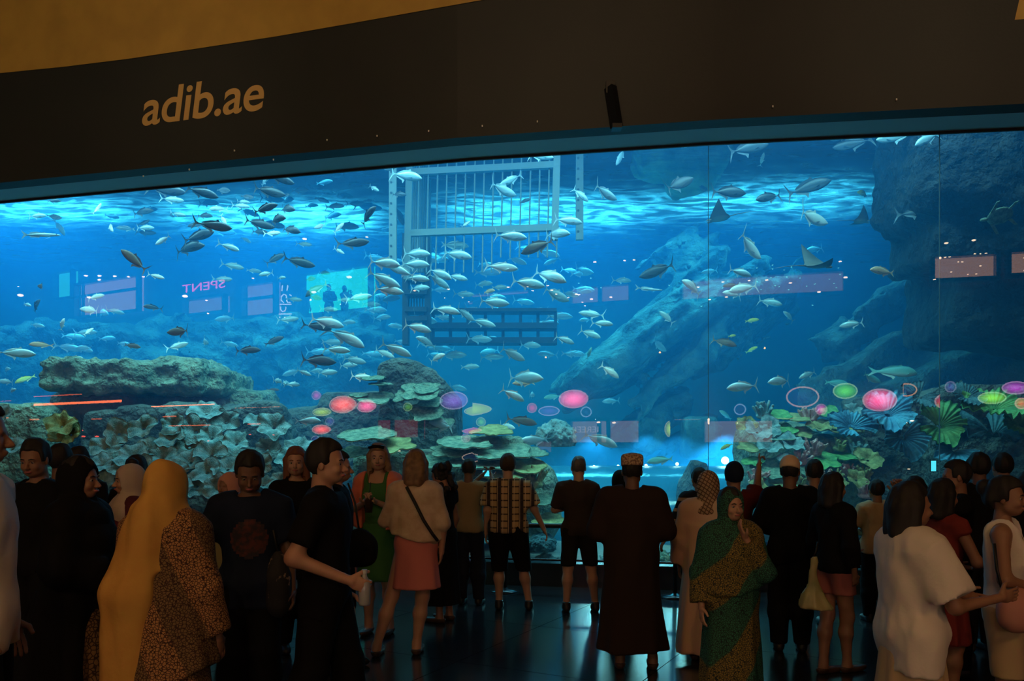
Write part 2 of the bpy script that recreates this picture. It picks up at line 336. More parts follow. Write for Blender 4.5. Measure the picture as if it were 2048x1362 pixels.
# ---------------------------------------------------------------- implicit surfaces (numpy surface nets)
class Field:
    def __init__(s, lo, hi, h):
        s.lo = np.array(lo, float); s.h = h; n = np.ceil((np.array(hi)-s.lo)/h).astype(int)+1
        s.ax = [(s.lo[i]+h*np.arange(n[i])).astype(np.float32) for i in range(3)]
        s.S = np.full(n, 9.0, np.float32)
    def _w(s, lo, hi):
        sl = []
        for i in range(3):
            a = max(0, int((lo[i]-s.lo[i])/s.h)); b = min(len(s.ax[i]), int((hi[i]-s.lo[i])/s.h)+2)
            if b <= a: return None
            sl.append(slice(a, b))
        return tuple(sl)
    def grid(s, w=None):
        a = s.ax if w is None else [s.ax[i][w[i]] for i in range(3)]
        return a[0][:, None, None], a[1][None, :, None], a[2][None, None, :]
    def _merge(s, w, d, k):
        o = s.S[w]
        if k > 0:
            e = np.maximum(k-np.abs(o-d), 0)/k; s.S[w] = np.minimum(o, d)-e*e*k*.25
        else: s.S[w] = np.minimum(o, d)
    def cap(s, a, b, ra, rb=None, k=.02, flat=None):
        """round cone from a to b"""
        rb = ra if rb is None else rb; a = np.array(a, float); b = np.array(b, float); m = max(ra, rb)+k+.06
        w = s._w(np.minimum(a, b)-m, np.maximum(a, b)+m)
        if w is None: return
        X, Y, Z = s.grid(w); ba = b-a; L = max(ba.dot(ba), 1e-9)
        t = np.clip(((X-a[0])*ba[0]+(Y-a[1])*ba[1]+(Z-a[2])*ba[2])/L, 0, 1)
        d = np.sqrt((X-a[0]-t*ba[0])**2+(Y-a[1]-t*ba[1])**2+(Z-a[2]-t*ba[2])**2)-(ra+(rb-ra)*t)
        s._merge(w, d, k)
    def ell(s, c, r, k=.02, rot=None, sub=False):
        c = np.array(c, float); r = np.array(r, float); m = r.max()+k+.06
        w = s._w(c-m, c+m)
        if w is None: return
        X, Y, Z = s.grid(w); X = X-c[0]; Y = Y-c[1]; Z = Z-c[2]
        if rot is not None:
            M = np.array(rot.to_3x3().transposed()) if isinstance(rot, Matrix) else np.array(Euler(rot).to_matrix().transposed())
            X, Y, Z = M[0, 0]*X+M[0, 1]*Y+M[0, 2]*Z, M[1, 0]*X+M[1, 1]*Y+M[1, 2]*Z, M[2, 0]*X+M[2, 1]*Y+M[2, 2]*Z
        q = np.sqrt((X/r[0])**2+(Y/r[1])**2+(Z/r[2])**2); g = np.sqrt((X/r[0]**2)**2+(Y/r[1]**2)**2+(Z/r[2]**2)**2)+1e-6
        d = q*(q-1)/g
        if sub: s.S[w] = np.maximum(s.S[w], -d)
        else: s._merge(w, d, k)
    def box(s, c, hs, rnd=.05, k=.05, rot=None):
        c = np.array(c, float); hs = np.array(hs, float); m = np.sqrt((hs**2).sum())+k+.1
        w = s._w(c-m, c+m)
        if w is None: return
        X, Y, Z = s.grid(w); X = X-c[0]; Y = Y-c[1]; Z = Z-c[2]
        if rot is not None:
            M = np.array(Euler(rot).to_matrix().transposed())
            X, Y, Z = M[0, 0]*X+M[0, 1]*Y+M[0, 2]*Z, M[1, 0]*X+M[1, 1]*Y+M[1, 2]*Z, M[2, 0]*X+M[2, 1]*Y+M[2, 2]*Z
        qx, qy, qz = np.abs(X)-hs[0]+rnd, np.abs(Y)-hs[1]+rnd, np.abs(Z)-hs[2]+rnd
        d = np.sqrt(np.maximum(qx, 0)**2+np.maximum(qy, 0)**2+np.maximum(qz, 0)**2)+np.minimum(np.maximum(np.maximum(qx, qy), qz), 0)-rnd
        s._merge(w, d, k)
    def mesh(s):
        S = s.S; S[0] = S[-1] = 1; S[:, 0] = S[:, -1] = 1; S[:, :, 0] = S[:, :, -1] = 1
        ins = S < 0; n = [k-1 for k in S.shape]; cor = [(a, b, c) for a in (0, 1) for b in (0, 1) for c in (0, 1)]
        cnt = np.zeros(n, np.int8)
        for a, b, c in cor: cnt += ins[a:a+n[0], b:b+n[1], c:c+n[2]]
        act = (cnt > 0) & (cnt < 8); I = np.argwhere(act)
        if len(I) == 0: return np.zeros((0, 3)), np.zeros((0, 4), int)
        val = np.stack([S[I[:, 0]+a, I[:, 1]+b, I[:, 2]+c] for a, b, c in cor], 1)
        acc = np.zeros((len(I), 3), np.float32); num = np.zeros(len(I), np.float32)
        for p in range(8):
            for q in range(p+1, 8):
                dlt = np.array(cor[q])-np.array(cor[p])
                if np.abs(dlt).sum() != 1: continue
                A, B = val[:, p], val[:, q]; x = (A < 0) != (B < 0)
                t = np.where(x, A/np.where(x, A-B, 1), 0)[:, None]
                acc += np.where(x[:, None], np.array(cor[p])+t*dlt, 0); num += x
        V = s.lo+(I+acc/num[:, None])*s.h
        idx = np.full(n, -1, np.int32); idx[act] = np.arange(len(I)); fs = []
        for ax in range(3):
            u, v = (ax+1) % 3, (ax+2) % 3
            sl0 = [slice(1, -1)]*3; sl1 = [slice(1, -1)]*3; sl0[ax] = slice(0, -1); sl1[ax] = slice(1, None)
            e0 = ins[tuple(sl0)]; e1 = ins[tuple(sl1)]; J = np.argwhere(e0 != e1)
            if len(J) == 0: continue
            flip = e1[tuple(J.T)]; J = J+1; J[:, ax] -= 1
            def cell(du, dv):
                K = J.copy(); K[:, u] += du; K[:, v] += dv; return idx[K[:, 0], K[:, 1], K[:, 2]]
            q = np.stack([cell(-1, -1), cell(0, -1), cell(0, 0), cell(-1, 0)], 1)
            q[flip] = q[flip][:, ::-1]; fs.append(q)
        return V, np.concatenate(fs)

def Lbl(s): return s
# ---------------------------------------------------------------- rocks of the tank
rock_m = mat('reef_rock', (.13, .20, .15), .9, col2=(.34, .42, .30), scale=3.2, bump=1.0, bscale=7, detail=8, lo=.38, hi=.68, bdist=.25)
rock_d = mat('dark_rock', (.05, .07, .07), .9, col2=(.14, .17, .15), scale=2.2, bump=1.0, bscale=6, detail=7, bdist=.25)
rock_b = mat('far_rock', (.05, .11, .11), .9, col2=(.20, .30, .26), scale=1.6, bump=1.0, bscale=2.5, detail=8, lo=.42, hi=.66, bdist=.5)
def rock(name, label, parts, h, m, amp=.12, fr=1.3, k=.12, ridge=0.0, strat=None, ax=(1, 1, 1)):
    """parts: list of (kind, px0, py0, px1, py1, d, depth, rot) in picture rows; solid with worn noisy faces"""
    A = []
    for kd, x0, y0, x1, y1, d, dep, rot in parts:
        a, b = P(x0, y1, d), P(x1, y0, d); c = (a+b)/2; hs = ((b.x-a.x)/2, dep/2, (b.z-a.z)/2); c.y = d+dep/2; A.append((kd, c, hs, rot))
    lo = np.min([np.array(c)-np.sqrt(sum(q*q for q in hs)) for _, c, hs, _ in A], 0)-amp*1.6; hi = np.max([np.array(c)+np.sqrt(sum(q*q for q in hs)) for _, c, hs, _ in A], 0)+amp*1.6
    lo[2] = max(lo[2], -.25)
    base = (lo+hi)/2; base[2] = lo[2]
    f = Field(lo, hi, h)
    for kd, c, hs, rot in A:
        if kd == 'b': f.box(c, hs, min(hs)*.35, k, rot)
        else: f.ell(c, hs, k, rot)
    X, Y, Z = f.grid(); g = np.stack(np.broadcast_arrays(X*ax[0], Y*ax[1], Z*ax[2]), -1)
    nz = np.abs(f.S) < amp*3+h*2
    n = fbm(g[nz]*fr, 5, .55)
    if ridge: n = n-ridge*np.abs(fbm(g[nz]*fr*1.7+5, 3))
    if strat:
        a_, f_, m_ = strat; q_ = g[nz]; u_ = q_[:, 2]*math.cos(a_)-q_[:, 0]*math.sin(a_); v_ = q_[:, 2]*math.sin(a_)+q_[:, 0]*math.cos(a_)
        n = n+m_*fbm(np.stack([u_*f_, v_*.22, q_[:, 1]*.3], -1)+3, 3, .6)
    f.S[nz] += n.astype(np.float32)*amp
    V, Q = f.mesh(); o = mesh(name, V-base, Q, m, None, True); o.location = base
    tag(o, label, 'rock'); return o
Z0 = (0, 0, 0)
rock('ledge_rock', 'broad mossy ledge rock jutting out over the red lit shadow', [('b', 84, 722, 392, 782, 13.4, 2.2, (0, .02, .05)), ('b', 300, 712, 388, 770, 13.6, 1.8, (0, .0, 0)), ('b', 380, 742, 442, 784, 13.8, 1.6, Z0)], .045, rock_m, .13, 3.0, .05, ridge=.9, strat=(-.06, 5, .5))
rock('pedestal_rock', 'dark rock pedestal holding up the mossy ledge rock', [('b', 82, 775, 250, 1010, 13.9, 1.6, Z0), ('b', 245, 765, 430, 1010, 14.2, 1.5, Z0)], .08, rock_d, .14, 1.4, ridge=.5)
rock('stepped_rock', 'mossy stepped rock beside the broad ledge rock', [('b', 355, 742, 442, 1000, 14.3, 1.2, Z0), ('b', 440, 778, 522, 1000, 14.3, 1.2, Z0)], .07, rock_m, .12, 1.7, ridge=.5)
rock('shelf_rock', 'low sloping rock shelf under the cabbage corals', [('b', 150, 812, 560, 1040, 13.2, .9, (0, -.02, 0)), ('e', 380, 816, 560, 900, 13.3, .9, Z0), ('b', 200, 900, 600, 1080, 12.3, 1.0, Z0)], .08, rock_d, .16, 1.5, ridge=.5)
rock('edge_rock', 'short flat topped rock left of the ledge pedestal', [('b', -60, 806, 86, 1040, 12.8, 1.0, (0, -.06, 0))], .08, rock_m, .14, 1.4, ridge=.5)
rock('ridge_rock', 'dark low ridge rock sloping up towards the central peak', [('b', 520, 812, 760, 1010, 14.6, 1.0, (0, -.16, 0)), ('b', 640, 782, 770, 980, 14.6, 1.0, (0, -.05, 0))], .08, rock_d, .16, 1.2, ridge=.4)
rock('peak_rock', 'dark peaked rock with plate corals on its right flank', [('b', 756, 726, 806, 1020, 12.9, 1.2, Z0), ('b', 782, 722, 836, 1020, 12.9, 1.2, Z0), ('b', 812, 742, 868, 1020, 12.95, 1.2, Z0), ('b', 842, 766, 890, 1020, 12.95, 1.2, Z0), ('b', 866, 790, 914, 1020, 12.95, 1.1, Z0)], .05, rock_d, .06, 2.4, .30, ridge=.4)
rock('reef_block_rock', 'broad reef rock carrying tiers of plate coral', [('b', 890, 875, 1050, 1080, 12.0, 1.1, Z0), ('b', 700, 905, 900, 1080, 12.0, .9, Z0), ('e', 1000, 920, 1120, 1100, 11.9, .9, Z0)], .07, rock_m, .16, 1.8, ridge=.6)
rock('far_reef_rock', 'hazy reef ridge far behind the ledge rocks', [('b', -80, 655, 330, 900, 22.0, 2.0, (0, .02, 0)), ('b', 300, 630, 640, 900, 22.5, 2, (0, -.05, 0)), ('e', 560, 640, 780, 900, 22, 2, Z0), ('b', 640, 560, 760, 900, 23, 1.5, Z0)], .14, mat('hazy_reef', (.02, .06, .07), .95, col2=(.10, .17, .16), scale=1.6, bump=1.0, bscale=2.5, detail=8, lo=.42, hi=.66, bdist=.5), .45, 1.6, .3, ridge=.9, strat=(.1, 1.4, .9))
rock('slanting_rock', 'great slanting layered rock face rising behind the fish', [('b', 1110, 640, 1470, 690, 20.4, 1.9, (0, -.62, 0)), ('b', 1180, 640, 1560, 700, 20.2, 2.2, (0, -.62, 0)), ('b', 1290, 600, 1560, 660, 20.8, 2.0, (0, -.70, 0)), ('b', 1230, 720, 1480, 770, 20, 2.0, (0, -.60, 0)), ('b', 1320, 540, 1500, 640, 21, 2.0, (0, -.9, 0)), ('b', 1250, 780, 1420, 900, 20.4, 1.6, (0, -.4, 0)), ('b', 1330, 470, 1440, 560, 21.4, 1.4, (0, -.8, 0)), ('b', 1420, 600, 1640, 680, 20.8, 2, (0, -.6, 0))], .11, rock_b, .40, 1.8, .10, ridge=.6, strat=(.62, 2.0, 2.6))
rock('hanging_rock', 'yellowish rock outcrop hanging from the top of the tank', [('b', 1290, 240, 1470, 330, 17.5, 1.4, (0, .05, 0)), ('e', 1330, 300, 1450, 372, 17.5, 1.2, (0, -.2, 0))], .09, mat('ochre_rock', (.16, .22, .12), .9, col2=(.48, .52, .28), scale=2.0, bump=.9, bscale=8), .26, 1.3, ridge=.7)
rock('cliff_rock', 'huge unlit rock cliff overhanging the right of the tank', [('b', 1862, 150, 2280, 420, 12.2, 2.2, (0, .03, 0)), ('b', 1890, 390, 2280, 520, 12.5, 2.0, (0, .05, 0)), ('b', 1925, 500, 2320, 680, 12.9, 2.0, (0, .08, 0))], .09, mat('cliff_rock_unlit', (.012, .016, .018), .95, col2=(.035, .04, .038), scale=1.6, bump=1.0, bscale=5, bdist=.3), .18, 2.0, .1, ridge=.7)  # lack of light on the cliff is put into its near-black colours
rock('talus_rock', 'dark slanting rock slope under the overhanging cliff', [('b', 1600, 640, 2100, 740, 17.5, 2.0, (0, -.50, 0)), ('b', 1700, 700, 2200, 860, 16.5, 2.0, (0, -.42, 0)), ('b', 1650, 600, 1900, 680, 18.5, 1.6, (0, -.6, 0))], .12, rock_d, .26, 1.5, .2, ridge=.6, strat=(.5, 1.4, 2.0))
rock('coral_bank_rock', 'reef bank covered by yellow green corals', [('b', 1500, 850, 1640, 1080, 12.6, 1.0, Z0), ('b', 1600, 870, 1740, 1080, 12.2, 1.0, Z0), ('e', 1480, 900, 1580, 1080, 12.8, .8, Z0)], .07, rock_m, .14, 1.8, ridge=.6)
rock('leaf_coral_rock', 'dark reef bank behind the large leaf corals', [('b', 1730, 790, 1900, 1080, 12.3, 1.0, Z0), ('b', 1880, 770, 2120, 1080, 11.8, 1.0, Z0)], .08, rock_d, .2, 1.4, ridge=.6)
rock('spur_rock', 'dark rock spur beside the bright tunnel floodlight', [('b', 1385, 925, 1415, 1010, 13.4, .6, (0, .15, 0)), ('e', 1368, 950, 1425, 1040, 13.4, .8, Z0)], .05, rock_d, .10, 2.0, ridge=.5)
rock('post_rock', 'tall dark rock post right of the bright floodlight', [('b', 1488, 850, 1530, 1040, 13.6, .6, (0, .1, 0))], .05, rock_d, .10, 2.0, ridge=.5)
rock('arch_rock', 'blue shaded rock block hanging over the floodlight', [('b', 1372, 832, 1442, 915, 19.5, .8, Z0)], .08, rock_b, .08, 1.4, ridge=.3)

# ---------------------------------------------------------------- cage, posts and the stage under it
steel = mat('galvanised_steel', (.22, .30, .32), .5, .1)
dsteel = mat('dark_steel', (.03, .05, .07), .5)
D1 = 16.0
cage = empty('shark_cage', P(968, 900, D1)); cage.location.z = 0; cl = cage.location
tag(cage, 'tall barred steel dive cage hanging in the middle of the tank', 'cage')
def cbar(name, a, b, r, m=steel, par=None, n=6):
    q = MB(); q.tube([a-cl, b-cl], r, n); return q.build(name, m, par or cage)
def cbeam(name, a, b, w, m=steel):
    a = a-cl; b = b-cl; d = b-a; q = MB(); R = d.to_track_quat('X', 'Z').to_matrix(); q.box((a+b)/2, (d.length, w, w*1.05), R); return q.build(name, m, cage)
dd = lambda x: D1-(x-820)/300*.75
cbeam('beam', P(822, 345, dd(822)), P(1112, 330, dd(1112)), .115); cbeam('beam', P(816, 467, dd(816)), P(1116, 455, dd(1116)), .115)
cbeam('beam', P(826, 250, dd(822)), P(1112, 235, dd(1112)), .115)
for x, y1 in ((820, 560), (1115, 480)):
    a = P(x+2, 200, dd(x)); b = P(x-6, y1, dd(x)); cbeam('post', a, b, .12)
for i in range(16):
    x = 838+i*18.6
    cbar('bar', P(x+3, 210, dd(x)), P(x-4, 545 if x < 1000 else 515, dd(x)), .016)
for i in range(9):                                     # finer bars of the side face, running back
    x = 824+i*4.6; dz = dd(820)+.1+i*.26
    cbar('bar', P(x+2, 215, dz), P(x-3, 545, dz), .022)
for x, y0, y1, d in ((787, 320, 530, 15.6), (1160, 230, 480, 15.8)):
    ob = MB(); a = P(x+2, y0-70, d); b = P(x-4, y1, d); base = Vector((b.x, b.y, b.z)); ob.box((a-base)/2, (.14, .10, (a-b).length), None)
    o = ob.build('hanging_post', steel); o.location = base; h = MB(); h.tube([(0, -.06, 0), (0, -.045, 0)], .022, 8); h0 = None
    for k in range(14):
        if h0 is None: h0 = h.build('bolt_hole', dsteel, o); hk = h0
        else: hk = h0.copy(); COL.objects.link(hk)
        hk.location = (0, 0, .15+k*.2)
    tag(o, 'perforated steel post hanging left of the dive cage' if x < 900 else 'perforated steel post hanging right of the dive cage', 'post')
st = empty('stage_platform', P(985, 900, 18.6)); st.location.z = 0; cl = st.location
tag(st, 'dark railed platform standing below the dive cage', 'platform')
for y in (624, 655, 684):
    q = MB(); a = P(862, y, 18.6)-cl; b = P(1112, y-2, 18.6)-cl; q.box((a+b)/2, ((b-a).length, .5, .13 if y > 630 else .07), None); q.build('rail', dsteel, st)
for i in range(8):
    x = 866+i*35; q = MB(); a = P(x, 622, 18.6)-cl; b = P(x, 690, 18.6)-cl; q.box((a+b)/2, (.07, .07, (a-b).length)); q.build('rail_post', dsteel, st)
tw = empty('slatted_tower', P(830, 900, 17.6)); tw.location.z = 0; cl = tw.location
tag(tw, 'dark slatted tower beside the railed platform', 'tower')
for x in (812, 856):
    q = MB(); a = P(x, 470, 17.6)-cl; b = P(x, 690, 17.6)-cl; q.box((a+b)/2, (.12, .3, (a-b).length)); q.build('post', dsteel, tw)
for y in (560, 588, 622, 640):
    q = MB(); a = P(812, y, 17.6)-cl; b = P(856, y, 17.6)-cl; q.box((a+b)/2, ((a-b).length, .5, .10)); q.build('crossbar', dsteel, tw)
for i in range(7):
    q = MB(); x = 817+i*5.6; a = P(x, 590, 17.6)-cl; b = P(x, 622, 17.6)-cl; q.box((a+b)/2, (.028, .05, (a-b).length)); q.build('slat', dsteel, tw)

# ---------------------------------------------------------------- walk-through tunnel on the tank floor and its floodlights
tun = mat('tunnel_acrylic', (.03, .20, .34), .10, spec=.9, col2=(.04, .26, .40), scale=.8, bump=.35, bscale=2.2)
q = MB(); prof = []; nseg = 18
cx0, cx1 = P(1060, 900, 15.5), P(1760, 900, 14.6)
for i in range(25):
    t = i/24; c = cx0.lerp(cx1, t); ax = (cx1-cx0).normalized(); nrm = Vector((-ax.y, ax.x, 0))
    ring = []
    for j in range(nseg+1):
        a = math.pi*j/nseg; p = c+nrm*(-math.cos(a)*1.5); ring.append((p.x, p.y, .05+math.sin(a)*1.36))
    prof.append(ring)
vs = [v for r in prof for v in r]; fs = []
for i in range(24):
    for j in range(nseg): k = i*(nseg+1)+j; fs.append((k, k+nseg+1, k+nseg+2, k+1))
o = mesh('viewing_tunnel', vs, fs, tun, None, True); tag(o, 'long glossy blue tunnel vault crossing the tank floor', 'tunnel')
fx = mat('lamp_housing', (.02, .02, .02), .5)
for px, py, d, r, e, lb in ((1450, 921, 17.4, .085, 30, 'big round floodlight glaring between two rock posts'), (1354, 928, 17.4, .035, 30, 'round floodlight beside the rock spur'), (1292, 931, 17.5, .032, 30, 'middle one of the small floodlights behind the tunnel'), (1188, 933, 17.5, .032, 30, 'small floodlight at the open end of the tunnel'), (1236, 932, 17.5, .028, 20, 'faintest floodlight behind the tunnel')):
    c = P(px, py, d); e0 = empty('floodlight', (c.x, c.y, .1)); tag(e0, lb, 'floodlight')
    q = MB(); q.tube([(0, .05, 0), (0, .05, c.z-.1)], .03); q.build('stand', fx, e0)
    q = MB(); q.tube([(0, .0, c.z-.1), (0, .16, c.z-.1)], [r, r*.6], 20); q.build('housing', fx, e0)
    q = MB(); q.tube([(0, -.02, c.z-.1), (0, -.005, c.z-.1)], [r*.9, r*.92], 20); q.build('lens', emat('floodlight_lens%d' % e, (.45, .9, 1), e), e0)

# ---------------------------------------------------------------- corals
def cup_mesh(name, seed, ruff=.10, pleat=0, nr=7, nt=44, depth=.5, gap=0.0, th=.02):
    rs = random.Random(seed); ph = [rs.random()*6.28 for _ in range(6)]; V = []; Fc = []
    span = 2*math.pi*(1-gap)
    for lay in (0, 1):
        for i in range(nr):
            r = .10+.90*i/(nr-1)
            for j in range(nt):
                a = span*j/nt; w = r**2
                R = r*(1+w*(.14*math.sin(2*a+ph[0])+.09*math.sin(5*a+ph[1])+.05*math.sin(9*a+ph[5])))
                z = depth*(1.25*r**.55-.25*r**4)+w*ruff*(math.sin(4*a+ph[2])+.8*math.sin(7*a+ph[3])+.5*math.sin(11*a+ph[4]))
                if pleat: z += .055*r*math.sin(pleat*a)
                V.append((R*math.cos(a)*.5, R*math.sin(a)*.5, (z-lay*th*2)*.5))
    for lay in (0, 1):
        b = lay*nr*nt
        for i in range(nr-1):
            for j in range(nt):
                j2 = (j+1) % nt
                if gap and j == nt-1: continue
                f = (b+i*nt+j, b+i*nt+j2, b+(i+1)*nt+j2, b+(i+1)*nt+j); Fc.append(f if lay == 0 else f[::-1])
    for i in (0, nr-1):
        for j in range(nt):
            j2 = (j+1) % nt
            if gap and j == nt-1: continue
            f = (i*nt+j, i*nt+j2, (nr+i)*nt+j2, (nr+i)*nt+j); Fc.append(f if i == 0 else f[::-1])
    me = bpy.data.meshes.new(name); me.from_pydata(V, [], Fc); me.update(); me.polygons.foreach_set('use_smooth', [True]*len(Fc))
    return me
def plate_mesh(name, seed, nr=6, nt=40):
    rs = random.Random(seed); V = []; Fc = []; off = rs.random()*50
    for lay in (0, 1):
        for i in range(nr):
            r = .02+.98*i/(nr-1)
            for j in range(nt):
                a = 2*math.pi*j/nt; n = fbm(np.array([[math.cos(a)*1.4+off, math.sin(a)*1.4, seed]]), 4)[0]
                n2 = fbm(np.array([[r*math.cos(a)*4+off, r*math.sin(a)*4, 9.1]]), 3)[0]
                R = r*(1+.55*n*r); z = .06*n2+.05*r*r-(.05+.16*(1-r)**2 if lay else 0)
                V.append((R*math.cos(a)*.5, R*math.sin(a)*.5, z*.5))
    for lay in (0, 1):
        b = lay*nr*nt
        for i in range(nr-1):
            for j in range(nt):
                j2 = (j+1) % nt; f = (b+i*nt+j, b+i*nt+j2, b+(i+1)*nt+j2, b+(i+1)*nt+j); Fc.append(f if lay == 0 else f[::-1])
        Fc.append(tuple(b+j for j in range(nt))[::1 if lay else -1])
    for j in range(nt):
        j2 = (j+1) % nt; Fc.append(((nr-1)*nt+j, (nr-1)*nt+j2, (2*nr-1)*nt+j2, (2*nr-1)*nt+j)[::-1])
    me = bpy.data.meshes.new(name); me.from_pydata(V, [], Fc); me.update(); me.polygons.foreach_set('use_smooth', [True]*len(Fc))
    return me
def finger_mesh(name, seed):
    rs = random.Random(seed); f = Field((-.6, -.6, -.1), (.6, .6, .75), .035); f.ell((0, 0, 0), (.3, .3, .12), .05)
    for i in range(16):
        a = rs.random()*6.28; t = rs.uniform(.05, .5); h = rs.uniform(.35, .6)*(1-.5*t)
        b = (math.cos(a)*t, math.sin(a)*t, h); f.cap((math.cos(a)*t*.4, math.sin(a)*t*.4, 0), b, .06, .045, .04)
        a2 = a+rs.uniform(-1, 1); f.cap((b[0]*.7, b[1]*.7, h*.6), (b[0]*.7+.12*math.cos(a2), b[1]*.7+.12*math.sin(a2), h*.95), .045, .035, .03)
    V, Q = f.mesh(); o = mesh(name, V, Q, None, None, True); me = o.data; bpy.data.objects.remove(o); return me
def dome_mesh(name, seed):
    f = Field((-.62, -.62, -.15), (.62, .62, .6), .035); f.ell((0, 0, 0), (.48, .48, .42), .05); X, Y, Z = f.grid()
    g = np.stack(np.broadcast_arrays(X, Y, Z), -1); f.S += (.10*fbm(g*5+seed, 3)+.03*np.sin(fbm(g*4+seed, 2)*22)).astype(np.float32)
    V, Q = f.mesh(); o = mesh(name, V, Q, None, None, True); me = o.data; bpy.data.objects.remove(o); return me
CUPS = [cup_mesh('cabbage', s, .085, 0, 9, 48, .55+.10*(s % 3)) for s in range(4)]
LEAF = [cup_mesh('leaf', 20+s, .05, 26, 8, 104, .42, .12 if s else .0) for s in range(3)]
PLT = [plate_mesh('plate', s) for s in range(4)]; FNG = [finger_mesh('finger', s) for s in range(2)]; DOM = [dome_mesh('dome', s) for s in range(2)]
cor_teal = mat('coral_teal', (.11, .26, .28), .8, col2=(.31, .48, .49), scale=4, bump=.5, bscale=25)
cor_green = mat('coral_green', (.05, .24, .07), .7, col2=(.16, .44, .13), scale=5, bump=.4, bscale=20)
cor_blue = mat('coral_blue', (.03, .22, .40), .7, col2=(.08, .40, .58), scale=4, bump=.4, bscale=20)
cor_olive = mat('coral_olive', (.20, .22, .08), .8, col2=(.42, .44, .18), scale=5, bump=.5, bscale=25)
cor_plate = mat('coral_plate', (.10, .22, .16), .85, col2=(.34, .48, .34), scale=9, bump=.8, bscale=40)
cor_pink = mat('coral_pink', (.50, .26, .26), .8, col2=(.70, .45, .40), scale=5, bump=.5, bscale=25)
cor_dark = mat('coral_dark', (.03, .10, .14), .8, col2=(.06, .18, .22), scale=5, bump=.5, bscale=20)
_mm = {}
def coral(name, me, m, px, py, w, d, tilt, rz, label, group, cat='coral', sz=1.0, stalk=True):
    key = (me.name, m.name)
    if key not in _mm:
        c = me.copy(); c.materials.clear(); c.materials.append(m); _mm[key] = c
    o = obj(name, _mm[key]); s = w*d/F; o.location = P(px, py, d); o.scale = (s, s, s*sz)
    o.rotation_euler = Euler((tilt, 0, 0)).to_matrix().to_4x4().to_euler() if not rz else (Matrix.Rotation(tilt, 4, 'X') @ Matrix.Rotation(rz, 4, 'Z')).to_euler()
    tag(o, label, cat, group); return o
rr = random.Random(5); spots = []
for _ in range(900):
    x, y = rr.uniform(205, 610), rr.uniform(828, 985)
    if y < 872-.12*(x-200) and x < 330: continue
    if x > 560 and y < 880: continue
    if all((x-a)**2+((y-b)*1.2)**2 > 35**2 for a, b in spots): spots.append((x, y))
def cab_lbl(x, y):
    a = 'along the top rim' if y < 868 else ('across the middle' if y < 925 else 'at the foot'); b = 'beside the ledge pedestal' if x < 330 else ('below the stepped rock' if x < 470 else 'next to the ridge rock')
    return 'ruffled cabbage coral %s of the bank, %s' % (a, b), 'cabbage corals %s, %s' % (a, b)
for x, y in spots:
    d = 11.0+(985-y)/150*1.1+rr.uniform(-.15, .15)
    coral('cabbage_coral', CUPS[rr.randrange(4)], cor_teal, x, y, rr.uniform(44, 64), d, rr.uniform(.55, 1.2), rr.uniform(0, 6.28), *cab_lbl(x, y))
for x, y, w, t in ((128, 858, 60, .9), (145, 872, 44, 1.2), (118, 880, 40, .7)):
    coral('flower_coral', CUPS[1], cor_olive, x, y, w, 12.2, t, x, 'yellowish ruffled flower coral before the ledge pedestal', 'yellowish flower corals before the pedestal')
for x, y, w, t in ((10, 838, 44, .9), (28, 905, 50, .8)):
    coral('cabbage_coral', CUPS[2], cor_teal, x, y, w, 12.0, t, x, 'dim teal cabbage coral on the short flat topped rock', 'cabbage corals on the short flat rock')
for i, (x, y, w, t, d) in enumerate(((840, 786, 78, .55, 12.2), (852, 776, 56, .5, 12.3), (812, 792, 52, .55, 12.2), (862, 806, 52, .5, 12.2), (745, 757, 56, .22, 12.6), (762, 768, 48, .2, 12.5), (745, 797, 84, .35, 12.4), (848, 826, 66, .7, 12.1), (874, 846, 56, .6, 12.2), (718, 790, 40, .3, 12.5))):
    coral('plate_coral', PLT[i % 4], cor_plate, x, y, w, d, t, i*1.3, 'greenish plate coral growing from the dark peaked rock', 'plate corals of the peaked rock')
for i, (x, y, w, t, d) in enumerate(((930, 885, 110, .28, 11.7), (985, 862, 80, .3, 11.9), (1010, 905, 130, .3, 11.6), (900, 905, 80, .3, 11.6), (1045, 932, 100, .3, 11.5), (960, 925, 120, .25, 11.5), (740, 868, 110, .3, 11.8), (790, 890, 90, .35, 11.7), (860, 925, 90, .3, 11.6), (1065, 905, 60, .3, 11.7), (990, 945, 110, .3, 11.4), (705, 905, 80, .3, 11.7), (1085, 1000, 70, .3, 11.3), (1100, 1040, 66, .3, 11.1), (1050, 1075, 80, .3, 11.1), (985, 960, 70, .3, 11.3))):
    coral('table_coral', PLT[(i+1) % 4], cor_olive if i % 3 == 1 else cor_plate, x, y, w, d, t, i*2.1, 'flat table coral in the tiers of the broad reef rock', 'table corals of the broad reef rock')
coral('brain_coral', DOM[0], cor_teal, 1110, 880, 84, 13.0, .1, 0, 'large hazy dome of brain coral behind the tiers of table coral', None, sz=1.1)
coral('brain_coral', DOM[1], cor_plate, 842, 835, 50, 12.3, .9, 0, 'small round brain coral on the flank of the peaked rock', None)
for i, (x, y, w) in enumerate(((1040, 975, 80), (1065, 950, 70), (1055, 1000, 60))):
    coral('bush_coral', FNG[i % 2], cor_olive, x, y+20, w, 11.4, .1, i, 'bushy olive finger coral at the edge of the table corals', 'bushy corals by the table corals')
